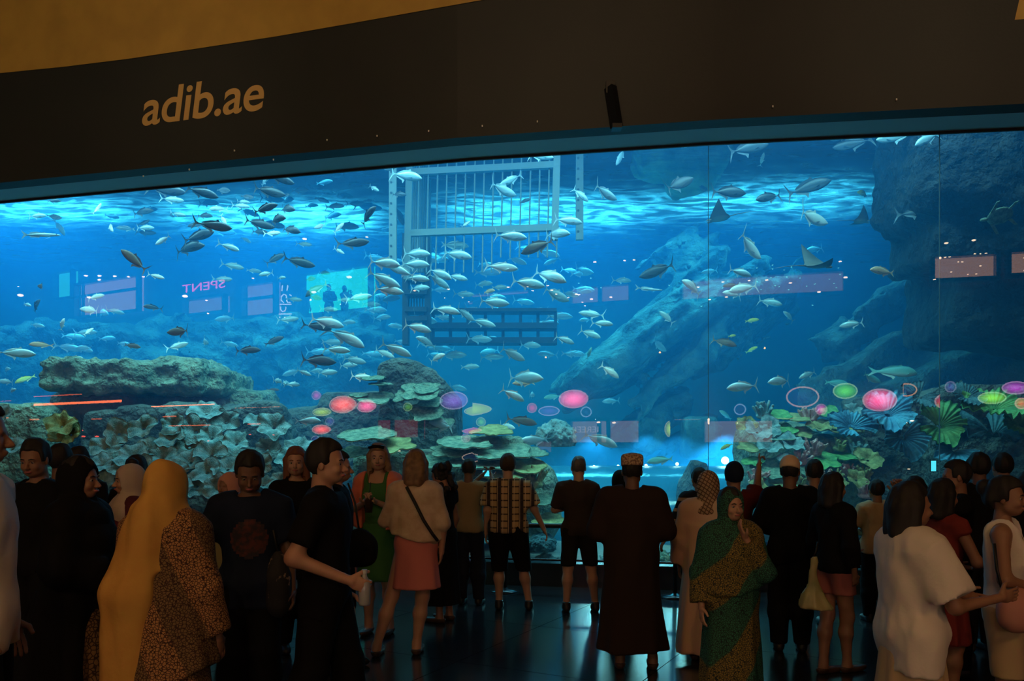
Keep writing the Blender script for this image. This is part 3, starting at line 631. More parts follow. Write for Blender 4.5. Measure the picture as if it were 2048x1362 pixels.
lf = [(1772, 838, 96, cor_blue, .75, 'bright blue pleated leaf coral'), (1800, 878, 84, cor_blue, 1.15, 'cyan pleated leaf coral beneath the bright blue one'), (1875, 858, 88, cor_green, .95, 'large green pleated leaf coral with a dark throat'), (1985, 830, 108, cor_green, .55, 'wide bright green leaf coral near the purple oval light'), (1905, 905, 84, cor_blue, .9, 'deep blue leaf coral below the large green one'), (1985, 880, 120, cor_dark, .45, 'broad dark leaf coral under the wide green one'), (1930, 800, 60, cor_dark, .7, 'dim leaf coral above the large green one'), (1700, 862, 74, cor_blue, .8, 'dim blue leaf coral left of the bright blue one'), (1835, 800, 60, cor_dark, .8, 'dark leaf coral behind the bright blue one'), (2060, 850, 80, cor_green, .7, 'green leaf coral cut by the picture wall edge')]
lf[-1] = (2040, 858, 70, cor_green, .7, 'small green leaf coral beside the wide bright green one')
for i, (x, y, w, m, t, lb) in enumerate(lf):
    coral('leaf_coral', LEAF[i % 3], m, x, y, w*1.12, 11.15+.12*(i % 3), t, i*1.7, lb, None, sz=1.2)
rr = random.Random(11); sp2 = []
for _ in range(500):
    x, y = rr.uniform(1490, 1735), rr.uniform(818, 985)
    if y < 850 and x < 1520: continue
    if all((x-a)**2+((y-b)*1.3)**2 > 27**2 for a, b in sp2): sp2.append((x, y))
for i, (x, y) in enumerate(sp2):
    d = 11.4+(985-y)/170*1.0; k = rr.random()
    if k < .45: coral('shelf_coral', PLT[i % 4], rr.choice([cor_olive, cor_green, cor_plate]), x, y, rr.uniform(45, 75), d, rr.uniform(.2, .6), i, 'mossy shelf coral crowding the yellow green reef bank', 'shelf corals of the yellow green bank')
    elif k < .75: coral('cabbage_coral', CUPS[i % 4], rr.choice([cor_olive, cor_teal]), x, y, rr.uniform(36, 56), d, rr.uniform(.4, 1.1), i, 'ruffled cabbage coral crowding the yellow green reef bank', 'cabbage corals of the yellow green bank')
    else: coral('finger_coral', FNG[i % 2], rr.choice([cor_olive, cor_pink, cor_teal]), x, y+12, rr.uniform(36, 56), d, rr.uniform(0, .5), i, 'stubby finger coral crowding the yellow green reef bank', 'finger corals of the yellow green bank')
for i, (x, y, w, k, m) in enumerate(((1090, 1112, 46, 'd', cor_teal), (1122, 1118, 34, 'f', cor_teal), (1320, 1108, 50, 'd', cor_plate), (1345, 1112, 44, 'f', cor_teal), (1362, 1100, 50, 'd', cor_plate), (1300, 1118, 30, 'f', cor_olive), (960, 1120, 40, 'f', cor_teal), (1212, 1118, 40, 'f', cor_teal), (1085, 1078, 60, 'd', cor_dark), (1720, 1100, 40, 'f', cor_teal), (405, 1060, 60, 'd', cor_dark))):
    coral('ground_coral', (DOM if k == 'd' else FNG)[i % 2], m, x, y+14, w, 11.0, .1, i, 'low %s on the sand along the foot of the panel' % ('dome coral' if k == 'd' else 'branching coral'), 'low dome corals at the panel foot' if k == 'd' else 'low branching corals at the panel foot')

# ---------------------------------------------------------------- fish
def fish_mat(name, back, side, belly, rough=.35, metal=.25):
    m = bpy.data.materials.new(name); m.use_nodes = True; nt = m.node_tree; b = nt.nodes['Principled BSDF']
    b.inputs['Roughness'].default_value = rough; b.inputs['Metallic'].default_value = metal
    tc = nt.nodes.new('ShaderNodeTexCoord'); sx = nt.nodes.new('ShaderNodeSeparateXYZ'); mr = nt.nodes.new('ShaderNodeMapRange')
    mr.inputs['From Min'].default_value = -.15; mr.inputs['From Max'].default_value = .17
    r = nt.nodes.new('ShaderNodeValToRGB'); e = r.color_ramp.elements; e[0].position = .15; e[0].color = (*belly, 1); e[1].position = .9; e[1].color = (*back, 1)
    q = e.new(.5); q.color = (*side, 1)
    n = nt.nodes.new('ShaderNodeTexNoise'); n.inputs['Scale'].default_value = 40; bp = nt.nodes.new('ShaderNodeBump'); bp.inputs['Strength'].default_value = .15; bp.inputs['Distance'].default_value = .01
    nt.links.new(tc.outputs['Object'], sx.inputs[0]); nt.links.new(sx.outputs['Z'], mr.inputs['Value']); nt.links.new(mr.outputs[0], r.inputs['Fac']); nt.links.new(r.outputs[0], b.inputs['Base Color'])
    nt.links.new(tc.outputs['Object'], n.inputs['Vector']); nt.links.new(n.outputs['Fac'], bp.inputs['Height']); nt.links.new(bp.outputs['Normal'], b.inputs['Normal'])
    return m
FM = {'s': fish_mat('silver_scales', (.50, .66, .68), (.38, .54, .58), (.60, .76, .78)), 'd': fish_mat('dark_scales', (.03, .045, .06), (.05, .07, .085), (.16, .20, .22), .4, .1),  # silver back lighter than the side: light from above put into the colour
      'w': fish_mat('bright_scales', (.78, .88, .82), (.86, .92, .88), (.95, .98, .95), .3, .1), 'b': fish_mat('brown_scales', (.07, .05, .04), (.16, .10, .06), (.30, .22, .14), .5, 0),
      'y': fish_mat('yellow_scales', (.60, .62, .10), (.70, .75, .16), (.80, .85, .45), .5, 0), 'o': fish_mat('orange_scales', (.45, .30, .20), (.75, .42, .22), (.8, .6, .4), .5, 0),
      't': fish_mat('teal_scales', (.10, .40, .42), (.18, .58, .55), (.5, .8, .75), .5, 0), 'u': fish_mat('blue_scales', (.02, .08, .55), (.03, .14, .85), (.05, .2, .9), .4, 0)}
eye_m = mat('fish_eye', (.01, .01, .01), .1)
SHAPES = {  # t, height, width, centre
  'jack': ([(0, .012, .012, .0), (.035, .07, .045, .0), (.10, .165, .085, .005), (.2, .245, .115, .01), (.32, .285, .125, .012), (.45, .27, .115, .01), (.58, .20, .088, .006), (.70, .115, .054, .002), (.79, .042, .026, 0), (.86, .026, .02, 0)], .26, .26),
  'snap': ([(0, .015, .015, -.01), (.04, .09, .05, 0), (.12, .18, .09, .01), (.24, .26, .115, .015), (.38, .275, .11, .012), (.52, .23, .09, .008), (.66, .15, .06, .004), (.78, .075, .034, 0), (.86, .055, .02, 0)], .13, .16),
  'disc': ([(0, .02, .015, 0), (.06, .14, .05, 0), (.18, .32, .085, 0), (.36, .42, .09, 0), (.54, .40, .08, 0), (.70, .27, .055, 0), (.80, .10, .03, 0), (.86, .06, .018, 0)], .10, .12),
  'slim': ([(0, .01, .01, 0), (.05, .04, .03, 0), (.15, .075, .055, 0), (.3, .10, .07, 0), (.5, .10, .07, 0), (.65, .075, .05, 0), (.78, .045, .03, 0), (.88, .022, .015, 0)], .14, .10)}
def fin(pts, th, bend):
    q = MB(); n = len(pts); f = lambda p, s: (p[0], bend(p[0])+s*th, p[1])
    q.add([f(p, -1) for p in pts]+[f(p, 1) for p in pts], [tuple(range(n)), tuple(range(n, 2*n))[::-1]]+[(i, n+i, n+(i+1) % n, (i+1) % n) for i in range(n)])
    return q
def fish_proto(shape, mk, bendk, joined):
    prof, fork, dors = SHAPES[shape]; bend = lambda x: bendk*((.5-x)**2 if x < .5 else .35*(x-.5)**2)
    q = MB(); nt = 14; vs = []
    for t, hh, ww, c in prof:
        x = .5-t; y = bend(x)
        for j in range(nt):
            a = 2*math.pi*j/nt; vs.append((x, y+ww*.5*math.cos(a), c+hh*.5*math.sin(a)*(1.0 if math.sin(a) > 0 else .95)))
    fs = [(i*nt+j, i*nt+(j+1) % nt, (i+1)*nt+(j+1) % nt, (i+1)*nt+j)[::-1] for i in range(len(prof)-1) for j in range(nt)]
    fs += [tuple(range(nt)), tuple(range((len(prof)-1)*nt, len(prof)*nt))[::-1]]; q.add(vs, fs)
    H = max(p[1] for p in prof)
    tail = fin([(-.34, .018), (-.40, .05), (-.50, fork), (-.47, fork*.55), (-.425, .0), (-.47, -fork*.5), (-.50, -fork*.95), (-.40, -.05), (-.34, -.018)], .004, bend)
    hz = H*.5
    dorsal = fin([(.16, hz*.80), (.09, hz*1.0+dors*.30), (.03, hz+dors*.12), (-.10, hz*.78+.05), (-.26, .075), (-.30, .03), (-.1, hz*.55)], .004, bend)
    anal = fin([(-.02, -hz*.85), (-.06, -hz-dors*.30), (-.10, -hz*.78-.03), (-.26, -.07), (-.30, -.03), (-.12, -hz*.5)], .004, bend)
    def pec(s):
        m = MB(); y0 = bend(.22)+s*.045; m.add([(.24, y0, -.02), (.20, y0+s*.05, -.035), (.04, y0+s*.10, -.09), (.17, y0+s*.02, -.055), (.24, y0-s*.004, -.026), (.17, y0+s*.012, -.06)], [(0, 1, 2, 3), (4, 5, 2), (0, 4, 2, 1), (0, 3, 5, 4), (3, 2, 5)]); return m
    fm = FM[mk]
    if joined:
        for z in (tail, dorsal, anal, pec(1), pec(-1)): q.add(z.v, z.f)
        return q.build('fish', fm, None, True)
    o = q.build('fish', fm, None, True)
    tail.build('tail_fin', fm, o); dorsal.build('dorsal_fin', fm, o); anal.build('anal_fin', fm, o)
    for s in (1, -1):
        pec(s).build('pectoral_fin', fm, o)
        e = MB(); e.lathe([(.001, -.012), (.012, -.006), (.014, 0), (.012, .006), (.001, .012)], (.40, bend(.40)+s*.030, .022), 8); e.build('eye', eye_m, o, True)
    return o
_fp = {}
def get_fish(shape, mk, bendk, joined):
    k = (shape, mk, bendk, joined)
    if k not in _fp:
        _fp[k] = o = fish_proto(*k); _fp[k+('n',)] = 0
        return o
    return copy_tree(_fp[k])
KN = {'s': 'silver', 'd': 'dark', 'w': 'bright white', 'b': 'brown', 'y': 'yellow', 'o': 'orange brown', 't': 'teal', 'u': 'vivid blue'}
def zone(x, y):
    if x > 1800 and y < 620: return 'in front of the unlit rock cliff'
    if 775 < x < 1165 and y < 485: return 'around the bars of the dive cage'
    if 740 < x < 1180 and y < 600: return 'in the dense school just below the dive cage'
    if 740 < x < 1160 and y < 735: return 'in front of the dark railed platform'
    if 690 < x < 1130: return 'above the plate and table corals'
    if x < 250 and y < 660: return 'in the open water over the mossy ledge rock'
    if x < 600 and y < 500: return 'in the crowd under the glowing water surface, left of the cage'
    if x < 775 and y < 480: return 'between the crowd at the surface and the dive cage'
    if x < 775 and y < 640: return 'in front of the far reef ridge below the surface crowd'
    if x < 330: return 'close to the mossy ledge rock'
    if x < 775: return 'over the ridge rock and the stepped rock'
    if y < 420: return 'under the glowing water surface near the hanging rock'
    if x < 1560 and y < 600: return 'over the top of the slanting rock face'
    if x < 1560 and y < 800: return 'in front of the slanting rock face'
    if y < 620: return 'in the open blue near the spotted ray'
    return 'over the yellow green reef bank' if y > 700 else 'in front of the dark rock slope'
def put_fish(x, y, L, ang, kd, shape=None, d=None, yaw=None):
    face = 1 if L > 0 else -1; L = abs(L)
    head_on = kd == 'n'
    pale = kd in 'pq'
    mk = {'p': 's', 'q': 'd', 'n': 's', 'c': 'd', 'g': 's', 'r': 'b', 'f': 'd'}.get(kd, kd)
    if shape is None: shape = 'disc' if kd == 'c' else ('snap' if kd in 'gryotf' or (kd in 'pq' and (x*7+y) % 3 < 1) else 'jack')
    if kd == 'l': shape = 'slim'; mk = 's'
    if d is None: d = 17.5+(x*13 % 10)*.25 if pale else (12.2+(x*7 % 9)*.18 if L >= 44 else (13.6+(x*5 % 9)*.3 if L >= 26 else 14.5+(x*3 % 9)*.25))
    if yaw is None: yaw = ((x*17+y*5) % 50-25)*.014
    if head_on: yaw = 1.25
    joined = L < 26
    bendk = (0.0, .55, -.55)[(x+y) % 3]
    o = get_fish(shape, mk, bendk, joined); s = 1.12*L*d/F
    if head_on: s = L*1.6*d/F
    else: s /= max(.6, math.cos(yaw))
    o.location = P(x, y, d); o.scale = (s, s, s)
    M = (Matrix.Rotation(0 if face > 0 else math.pi, 4, 'Z') @ Matrix.Rotation(yaw*face, 4, 'Z') @ Matrix.Rotation(-math.radians(ang), 4, 'Y')); o.rotation_euler = M.to_euler()
    nm = {'jack': 'jack fish with a forked tail', 'snap': 'deep bodied fish', 'disc': 'round disc shaped fish', 'slim': 'slender fish'}[shape]
    lb = '%s%s %s %s' % ('small ' if L < 26 else '', KN[mk]+(' hazy' if pale else ''), nm, zone(x, y))
    lb = ' '.join(lb.split()[:16]); tag(o, lb, 'fish', lb)
    return o
FISH = '''75 432 30 5 s;110 435 22 0 c;108 402 22 5 d;82 470 62 3 l;121 457 28 -60 p;198 419 24 70 w;284 422 40 5 d;338 429 20 0 n;358 430 24 0 s;343 385 58 -4 d;350 402 36 -3 s;404 385 56 -14 d;408 430 30 -6 d;390 449 -28 -15 d;432 455 60 -5 d;397 473 62 14 d;374 494 64 6 d;294 467 32 5 q;291 456 32 0 s;217 453 28 -45 w;251 457 -30 0 p;290 447 22 35 q;326 482 -28 -30 w;268 521 -56 40 b;315 554 26 -12 w;87 574 -28 12 b;68 611 32 38 d;52 609 20 -15 s;192 594 30 15 w;183 622 -42 10 w;124 648 22 70 w;75 651 26 -10 p;303 614 -30 5 d;362 665 -52 0 b;404 684 26 0 n;359 693 36 20 s;265 692 32 -10 r;78 689 -35 0 o;38 708 56 0 s;168 696 -30 0 p;48 758 -32 -28 y;312 763 38 -3 g;160 750 34 0 f;10 738 24 0 p;14 764 -30 5 s;21 781 24 10 s;150 717 28 5 s;178 664 20 45 w;
447 381 28 -10 c;495 395 22 5 c;539 387 54 0 d;571 390 16 0 c;562 359 46 -12 d;527 359 32 20 w;435 416 -30 -8 w;487 404 22 0 s;485 414 28 0 s;531 417 48 14 d;569 416 44 -14 d;548 437 48 -4 d;520 451 50 -4 d;578 458 46 -18 d;520 464 32 -8 d;447 441 24 -60 w;548 468 26 8 w;733 429 44 34 d;748 377 22 -30 s;677 353 -26 5 q;644 400 26 -14 q;623 410 24 0 q;670 411 32 0 q;715 409 28 5 q;738 403 -20 0 q;600 381 34 -5 q;625 373 24 0 q;705 366 22 0 q;796 387 32 -12 d;785 338 -30 0 d;812 352 60 -12 s;800 432 36 -68 q;642 454 -26 -5 w;678 456 26 40 w;463 496 34 -20 s;710 489 54 10 d;550 518 38 30 d;600 527 54 -8 d;610 490 26 0 p;678 503 20 -20 w;508 542 26 -5 p;532 548 -28 -8 s;562 555 18 0 s;620 557 20 0 c;647 545 24 -10 q;627 578 -40 -38 d;632 595 22 -15 c;722 597 42 12 s;492 480 22 -30 p;470 534 36 -10 p;769 527 60 -10 s;769 562 60 -20 s;778 581 54 -8 s;776 596 46 0 q;804 543 -50 20 s;660 620 30 0 p;590 600 26 0 p;450 560 30 0 p;
1002 383 56 -8 s;1021 363 -42 -18 s;1050 402 22 15 f;933 449 18 40 s;1082 313 46 -10 s;1136 442 52 -8 s;1021 473 60 -6 s;1110 466 54 -8 s;1075 494 -62 -18 b;910 491 50 -4 p;833 508 52 -6 s;915 510 54 -14 s;830 529 54 -6 s;1096 506 44 -18 p;1035 522 36 -22 p;1007 537 52 -4 w;976 545 50 -2 p;880 548 48 -26 s;915 555 38 -12 s;1098 550 68 -24 s;1056 567 62 -8 s;1108 592 58 -14 s;835 557 44 -6 s;840 576 36 0 s;875 564 46 -24 s;967 567 34 0 p;976 582 26 0 o;1166 543 40 -5 p;1103 524 -30 -20 p;988 607 56 0 s;894 619 48 -14 s;929 630 40 -28 s;889 635 36 -5 p;847 640 48 -5 p;969 647 42 -16 s;835 656 52 -14 s;793 652 -32 5 p;855 683 -42 18 g;762 634 36 0 p;1023 654 38 -4 p;1096 647 40 0 p;1119 633 48 0 p;795 701 54 -22 s;770 708 36 -20 w;873 715 34 20 w;908 710 46 0 p;1023 710 52 -20 s;985 715 42 5 p;1046 755 74 -5 s;1046 767 -38 0 o;1025 790 48 -28 s;1064 790 22 0 n;1105 794 -32 -8 t;882 850 -74 10 g;1046 842 52 -12 b;1011 853 36 -12 w;1071 881 -62 -6 g;1203 881 60 -22 s;732 757 -28 0 p;940 734 34 0 p;915 776 34 -10 p;960 680 44 0 p;1060 690 40 -8 p;930 590 34 0 p;1000 575 30 0 p;1140 590 34 -5 p;
1206 389 54 -14 s;1161 390 36 -38 s;1242 316 -30 -55 s;1354 373 70 28 d;1403 378 24 0 c;1457 385 68 2 d;1316 545 -66 -10 d;1247 560 30 -5 p;1388 573 -50 24 w;1163 547 40 0 p;1300 580 42 -4 l;1365 293 22 0 w;1492 496 68 -30 w;1480 545 44 -14 s;1419 544 -28 0 p;1497 297 78 14 d;1526 317 22 80 w;1697 293 -62 -8 d;1680 277 -36 0 d;1537 395 -52 -14 d;1617 375 80 16 d;1617 440 76 -6 w;1632 497 -40 -16 p;1487 577 -56 -12 w;1467 587 -40 5 w;1460 572 -26 0 b;1780 279 -58 -8 s;1854 279 -54 -28 s;1862 305 -28 0 u;1787 380 -38 -22 d;1839 421 64 -2 d;1764 543 -50 4 o;1731 386 -34 0 y;1578 632 -26 40 s;1540 605 42 -14 s;2025 598 42 0 t;1975 455 -34 0 p;
1180 630 -42 10 s;1206 646 38 -8 s;1180 668 40 -22 s;1129 680 38 -18 s;1179 706 22 70 t;1219 743 42 -34 w;1333 635 -34 44 s;1504 641 26 8 y;1450 684 44 -20 b;1464 672 16 10 y;1485 774 -60 -6 s;1314 692 40 -24 p;1452 830 -28 35 t;1504 699 22 25 y;1222 802 -32 -5 p;1565 762 -56 -6 s;1617 749 -36 -22 s;1320 921 -46 -8 t;1504 860 -42 0 o;1518 883 -28 0 w;1673 766 42 -5 t;1608 822 24 0 y;1453 893 -26 -25 y;1703 649 -40 -8 s;1788 679 -44 -12 p;1738 757 46 -18 t;1802 743 70 -4 t;1751 720 28 -65 p;1952 748 -42 0 p;1640 860 -36 0 t;1580 900 30 10 y;1700 920 34 0 t;1545 870 -26 -15 y;
496 701 44 4 d;654 645 60 -12 s;640 655 46 -8 d;698 678 66 -28 s;665 685 40 -4 p;675 701 46 -2 s;637 722 62 -4 d;708 722 42 -6 s;696 730 34 0 s;609 746 26 -20 s;654 746 36 8 s;724 755 42 -8 w;555 762 20 0 n;571 767 20 0 n;591 769 20 0 n;548 682 38 22 f;548 780 20 0 r;616 842 46 0 g;459 689 30 -10 p;430 730 26 0 p;690 600 26 0 p;580 640 34 8 p;745 610 30 0 p'''
for rec in FISH.replace('\n', '').split(';'):
    if rec.strip():
        a = rec.split(); put_fish(int(a[0]), int(a[1]), int(a[2]), float(a[3]), a[4])
rr = random.Random(23)                                  # the far, hazy members of the schools
for x0, x1, y0, y1, n, kd in ((740, 1180, 500, 720, 34, 'p'), (560, 780, 360, 460, 10, 'q'), (200, 560, 400, 470, 8, 'q'), (400, 760, 620, 760, 9, 'p'), (30, 260, 560, 700, 8, 'p')):
    for _ in range(n): put_fish(int(rr.uniform(x0, x1)), int(rr.uniform(y0, y1)), int(rr.uniform(26, 46))*(1 if rr.random() < .8 else -1), rr.uniform(-18, 8), kd, None, rr.uniform(18.5, 21.5))
# rays
ray_m = fish_mat('ray_skin', (.05, .055, .05), (.12, .11, .09), (.55, .52, .40), .6, 0)
def ray_proto():
    nx, ny = 21, 12; V = []; Fc = []
    for lay in (0, 1):
        for i in range(nx):
            u = -1+2*i/(nx-1); w = abs(u); lead = .34-.42*w**1.3; trail = -.30+.20*w**.7 if w > .15 else -.30; up = .55*w**1.5
            th = .075*(1-w)**.8*1.0+.006
            for j in range(ny):
                v = j/(ny-1); x = lead+(trail-lead)*v; e = math.sin(math.pi*min(max(v, .02), .98))**.6
                V.append((x, u*.58*(1-.12*up), up*.62+(th*e if lay == 0 else -th*.7*e)))
    n = nx*ny
    for lay in (0, 1):
        for i in range(nx-1):
            for j in range(ny-1):
                k = lay*n+i*ny+j; f = (k, k+1, k+ny+1, k+ny); Fc.append(f[::-1] if lay == 0 else f)
    q = MB(); q.add(V, Fc); o = q.build('ray', ray_m, None, True)
    t = MB(); t.tube([(-.28, 0, .01), (-.5, .01, .02), (-.8, .03, .0), (-1.1, .02, -.03)], [.02, .012, .008, .003], 8); t.build('tail', ray_m, o, True)
    for s in (1, -1):
        h = MB(); h.tube([(.26, s*.05, -.01), (.38, s*.06, -.015), (.42, s*.045, -.02)], [.035, .03, .012], 8); h.build('head_lobe', ray_m, o, True)
    return o
rp = ray_proto()
for i, (x, y, s, d, rz, rx, ry, lb) in enumerate(((1440, 437, 60, 14.0, 2.7, .35, .1, 'dark winged ray gliding over the hanging rock tip'), (1632, 532, 84, 12.6, .35, .5, -.1, 'spotted brown ray with a raised wing by the warm window glow'), (1722, 442, 46, 14.5, .2, -.5, .0, 'dim ray with a lifted left wing behind the spotted ray'), (1806, 452, 36, 14.5, .2, -.5, .0, 'small dim ray next to the edge of the rock cliff'))):
    o = rp if i == 0 else copy_tree(rp); o.location = P(x, y, d); sc = s*d/F/.95; o.scale = (sc, sc, sc); o.rotation_euler = (rx, ry, rz); tag(o, lb, 'ray')
# sea turtle
tm_ = mat('turtle_shell', (.06, .10, .06), .6, col2=(.20, .26, .16), scale=8)
q = MB(); q.lathe([(.02, -.06), (.2, -.055), (.3, -.03), (.34, 0), (.32, .04), (.24, .10), (.12, .14), (.02, .15)], (0, 0, 0), 20); q.v = [(x*1.2, y, z) for x, y, z in q.v]
tu = q.build('sea_turtle', tm_, None, True); tag(tu, 'dim green sea turtle swimming before the rock cliff', 'turtle')
h = MB(); h.tube([(.36, 0, 0), (.46, 0, .02), (.56, 0, .03), (.60, 0, .025)], [.05, .07, .06, .02], 10); h.build('head', tm_, tu, True)
for sx, sy, L in ((.25, 1, .42), (.25, -1, .42), (-.3, 1, .22), (-.3, -1, .22)):
    h = MB(); h.add([(sx+.06, sy*.22, 0), (sx-.06, sy*.22, 0), (sx-.22, sy*(.25+L), -.06), (sx-.12, sy*(.24+L), -.06), (sx+.06, sy*.22, -.03), (sx-.06, sy*.22, -.03), (sx-.22, sy*(.25+L), -.08), (sx-.12, sy*(.24+L), -.08)], [(0, 1, 2, 3), (7, 6, 5, 4), (0, 3, 7, 4), (1, 5, 6, 2), (3, 2, 6, 7), (0, 4, 5, 1)]); h.build('flipper', tm_, tu)
tu.location = P(2000, 432, 11.6); tu.scale = (.42,)*3; tu.rotation_euler = (.7, .2, 2.8)

# ---------------------------------------------------------------- rail in front of the panel, spotlight arm on the fascia
black = mat('black_metal', (.012, .012, .014), .35)
rail_pts = [Vector((p.x*.93, p.y-.62, 0)) for p in PAN]
def rail_at(px):
    d = Vector(((px-1024)/F, 1, 0))
    for i in range(len(rail_pts)-1):
        a, b = rail_pts[i], rail_pts[i+1]; e = b-a
        den = d.x*e.y-d.y*e.x; t = (a.x*e.y-a.y*e.x)/den; u = (a.x*d.y-a.y*d.x)/den
        if 0 <= u <= 1: return d*t
rr_ = empty('guard_rail', rail_at(1010)); rl = rr_.location.copy(); tag(rr_, 'black tubular guard rail along the foot of the panel', 'railing')
RP = [rail_at(x) for x in range(-380, 2500, 90)]
q = MB(); q.tube([p+Vector((0, 0, .80))-rl for p in RP], .030, 10); q.build('top_rail', black, rr_, True)
q = MB(); q.tube([p+Vector((0, 0, .395))-rl for p in RP], .014, 8); q.build('lower_rail', mat('steel_rail', (.05, .05, .055), .25, .8), rr_, True)
for x in (-170, 120, 405, 700, 1010, 1350, 1660, 1960):
    p = rail_at(x)-rl; q = MB(); q.tube([p+Vector((0, 0, .012)), p+Vector((0, 0, .80))], .024, 10); po = q.build('post', black, rr_, True)
    q = MB(); q.lathe([(.17, .0), (.17, .012), (.06, .03), (.03, .05)], p, 24); q.build('base_disc', mat('rail_disc', (.10, .10, .11), .25, .9), po, True)
a = on_fascia(1221, 178, .04); b = on_fascia(1236, 240, .10); arm = empty('spotlight_arm', a); tag(arm, 'black spotlight arm hanging from the dark wall band', 'spotlight')
tip = on_fascia(1229, 214, .30)
q = MB(); R = (tip-a).to_track_quat('Z', 'Y').to_matrix(); q.box((0, 0, 0), (.10, .05, .14)); q.build('bracket', black, arm)
e = on_fascia(1234, 262, .10); q = MB(); dd_ = e-a; R = dd_.to_track_quat('Z', 'Y').to_matrix(); q.box(dd_/2, (.085, .12, dd_.length), R); q.build('body', black, arm)
q = MB(); q.box(dd_+Vector((0, -.01, .0)), (.11, .13, .05)); q.build('lamp_head', black, arm)
clip = mat('clip_white', (.8, .72, .6), .4); c0 = None
for px, py in ((288, 353), (380, 340), (470, 302), (548, 320), (655, 281), (755, 273), (858, 263), (965, 253), (1075, 244), (1545, 214), (1792, 200)):
    p = on_fascia(px, py, .012)
    if c0 is None:
        q = MB(); q.box((0, 0, 0), (.014, .016, .022)); c0 = q.build('banner_clip', clip); c = c0
    else: c = c0.copy(); COL.objects.link(c)
    c.location = p; tag(c, 'tiny pale clip along the lower edge of the wall band', 'clip', 'banner clips on the wall band')

# ---------------------------------------------------------------- shop fronts across the hall (seen mirrored in the panel)
wallm = mat('shopfront_wall', (.016, .015, .016), .7)
m = MB(); m.add([(-56, FY-.5, 0), (30, FY-.5, 0), (30, FY-.5, 17), (-56, FY-.5, 17)], [(0, 1, 2, 3)]); o = m.build('wall_shopfront', wallm); tag(o, 'dark wall of shop fronts across the hall', None, None, 'structure')
def mq(px, py, out=0.0): return mirror(px, py, FY+out)
def shopwin(x0, y0, x1, y1, col, s, label, bars=(), name='shop_window', tr=None):
    """lit shop window placed so that the panel mirrors it; a frame, a glowing room pane and mullions"""
    a, b = mq(x0, y1), mq(x1, y0); xa, xb = min(a.x, b.x), max(a.x, b.x); za, zb = a.z, b.z; c = Vector(((xa+xb)/2, FY, za)); e = empty(name, c); tag(e, label, 'shop window', 'lit shop windows across the hall')
    w, h = xb-xa, zb-za; q = MB(); q.add([(-w/2, -.3, 0), (w/2, -.3, 0), (w/2, -.3, h), (-w/2, -.3, h)], [(0, 1, 2, 3)]); q.build('lit_interior', emat('glow_%s' % label[:18], col, s), e)
    for x in (-w/2, w/2): q = MB(); q.box((x, 0, h/2), (.12, .3, h)); q.build('jamb', black, e)
    for z in (0, h): q = MB(); q.box((0, 0, z), (w+.12, .3, .12)); q.build('frame_rail', black, e)
    for t in bars:
        q = MB()
        if t > 0: q.box((-w/2+w*t, 0, h/2), (.14, .12, h)); q.build('mullion', black, e)
        else: q.box((0, 0, -h*t), (w, .12, .14)); q.build('transom', black, e)
    return e
WARM = (1.0, .52, .28); 
shopwin(152, 550, 278, 636, (1, .66, .58), 1.5, 'wide warm lit shop window beside the pink sign', (-.62, .12))
shopwin(108, 540, 146, 600, (.05, 1, .65), 3.0, 'narrow green lit window beside the wide warm one')
shopwin(368, 590, 450, 632, (1, .62, .50), .9, 'low warm window under the pink neon sign')
shopwin(486, 562, 552, 636, (1, .62, .50), 1.1, 'warm window left of the upright white lettering', (-.55,))
shopwin(604, 530, 742, 632, (.02, 1, .62), 6.0, 'green lit glass room with people standing inside')
shopwin(930, 578, 1062, 614, WARM, .9, 'long low warm window mirrored under the cage', (.45,))
shopwin(1140, 566, 1262, 612, WARM, .9, 'low warm gallery window beside the slanting rock', (.5,))
shopwin(1362, 540, 1690, 604, (1, .52, .42), .9, 'long warm gallery dotted with small lamps', (.3,))
shopwin(1864, 506, 1994, 562, WARM, 2.2, 'warm gallery window mirrored on the dark cliff')
shopwin(2016, 498, 2110, 552, WARM, 1.8, 'warm gallery window at the end of the shop fronts')
shopwin(1140, 838, 1282, 888, (1, .62, .55), 1.3, 'ground floor shop with two bright wall lamps', (.42, .55))
shopwin(1406, 838, 1548, 888, (1, .50, .42), 1.2, 'ground floor shop glowing pink beside a dark arch')
shopwin(748, 836, 842, 878, (1, .06, .08), .9, 'red lit shop alcove mirrored on the peaked rock', (.4,))
shopwin(1060, 880, 1108, 925, (.8, .5, .7), .7, 'narrow dim ground floor window')
def strip_light(x0, x1, y, col, s, label, px_h=3.2):
    a, b = mq(x0, y+px_h/2), mq(x1, y-px_h/2); w, h = abs(b.x-a.x), b.z-a.z
    q = MB(); q.box((0, .04, 0), (w, .05, h)); o = q.build('strip_light', emat('strip_'+label[:14]+str(x0), col, s*2.2)); o.location = ((a.x+b.x)/2, FY+.02, (a.z+b.z)/2); tag(o, label, 'strip light', 'red strip lights')
RED = (1, .17, .05)
for x0, x1, y, s, lb in ((-30, 24, 803, 5, 'short end length of the upper red shelf light'), (70, 245, 806, 7, 'longest glowing red shelf light'), (305, 430, 811, 11, 'red shelf light beside the longest one'), (472, 562, 815, 12, 'shorter red shelf light at the end of the upper row'), (70, 165, 791, 2.5, 'faint red shelf light above the longest one'), (0, 18, 836, 3, 'dim red shelf light of the lower row end'), (62, 80, 839, 3, 'tiny red shelf light of the lower row'), (185, 205, 838, 2, 'smallest red shelf light of the lower row'), (328, 354, 833, 3, 'dim red shelf light of the lower row'), (340, 422, 851, 4, 'low red shelf light behind the cabbage corals'), (498, 522, 848, 3, 'low short red shelf light'), (1350, 1590, 838, 2.2, 'thin amber sign light over the pink ground floor shop')):
    strip_light(x0, x1, y, RED if 'amber' not in lb else (1, .6, .2), s, lb)
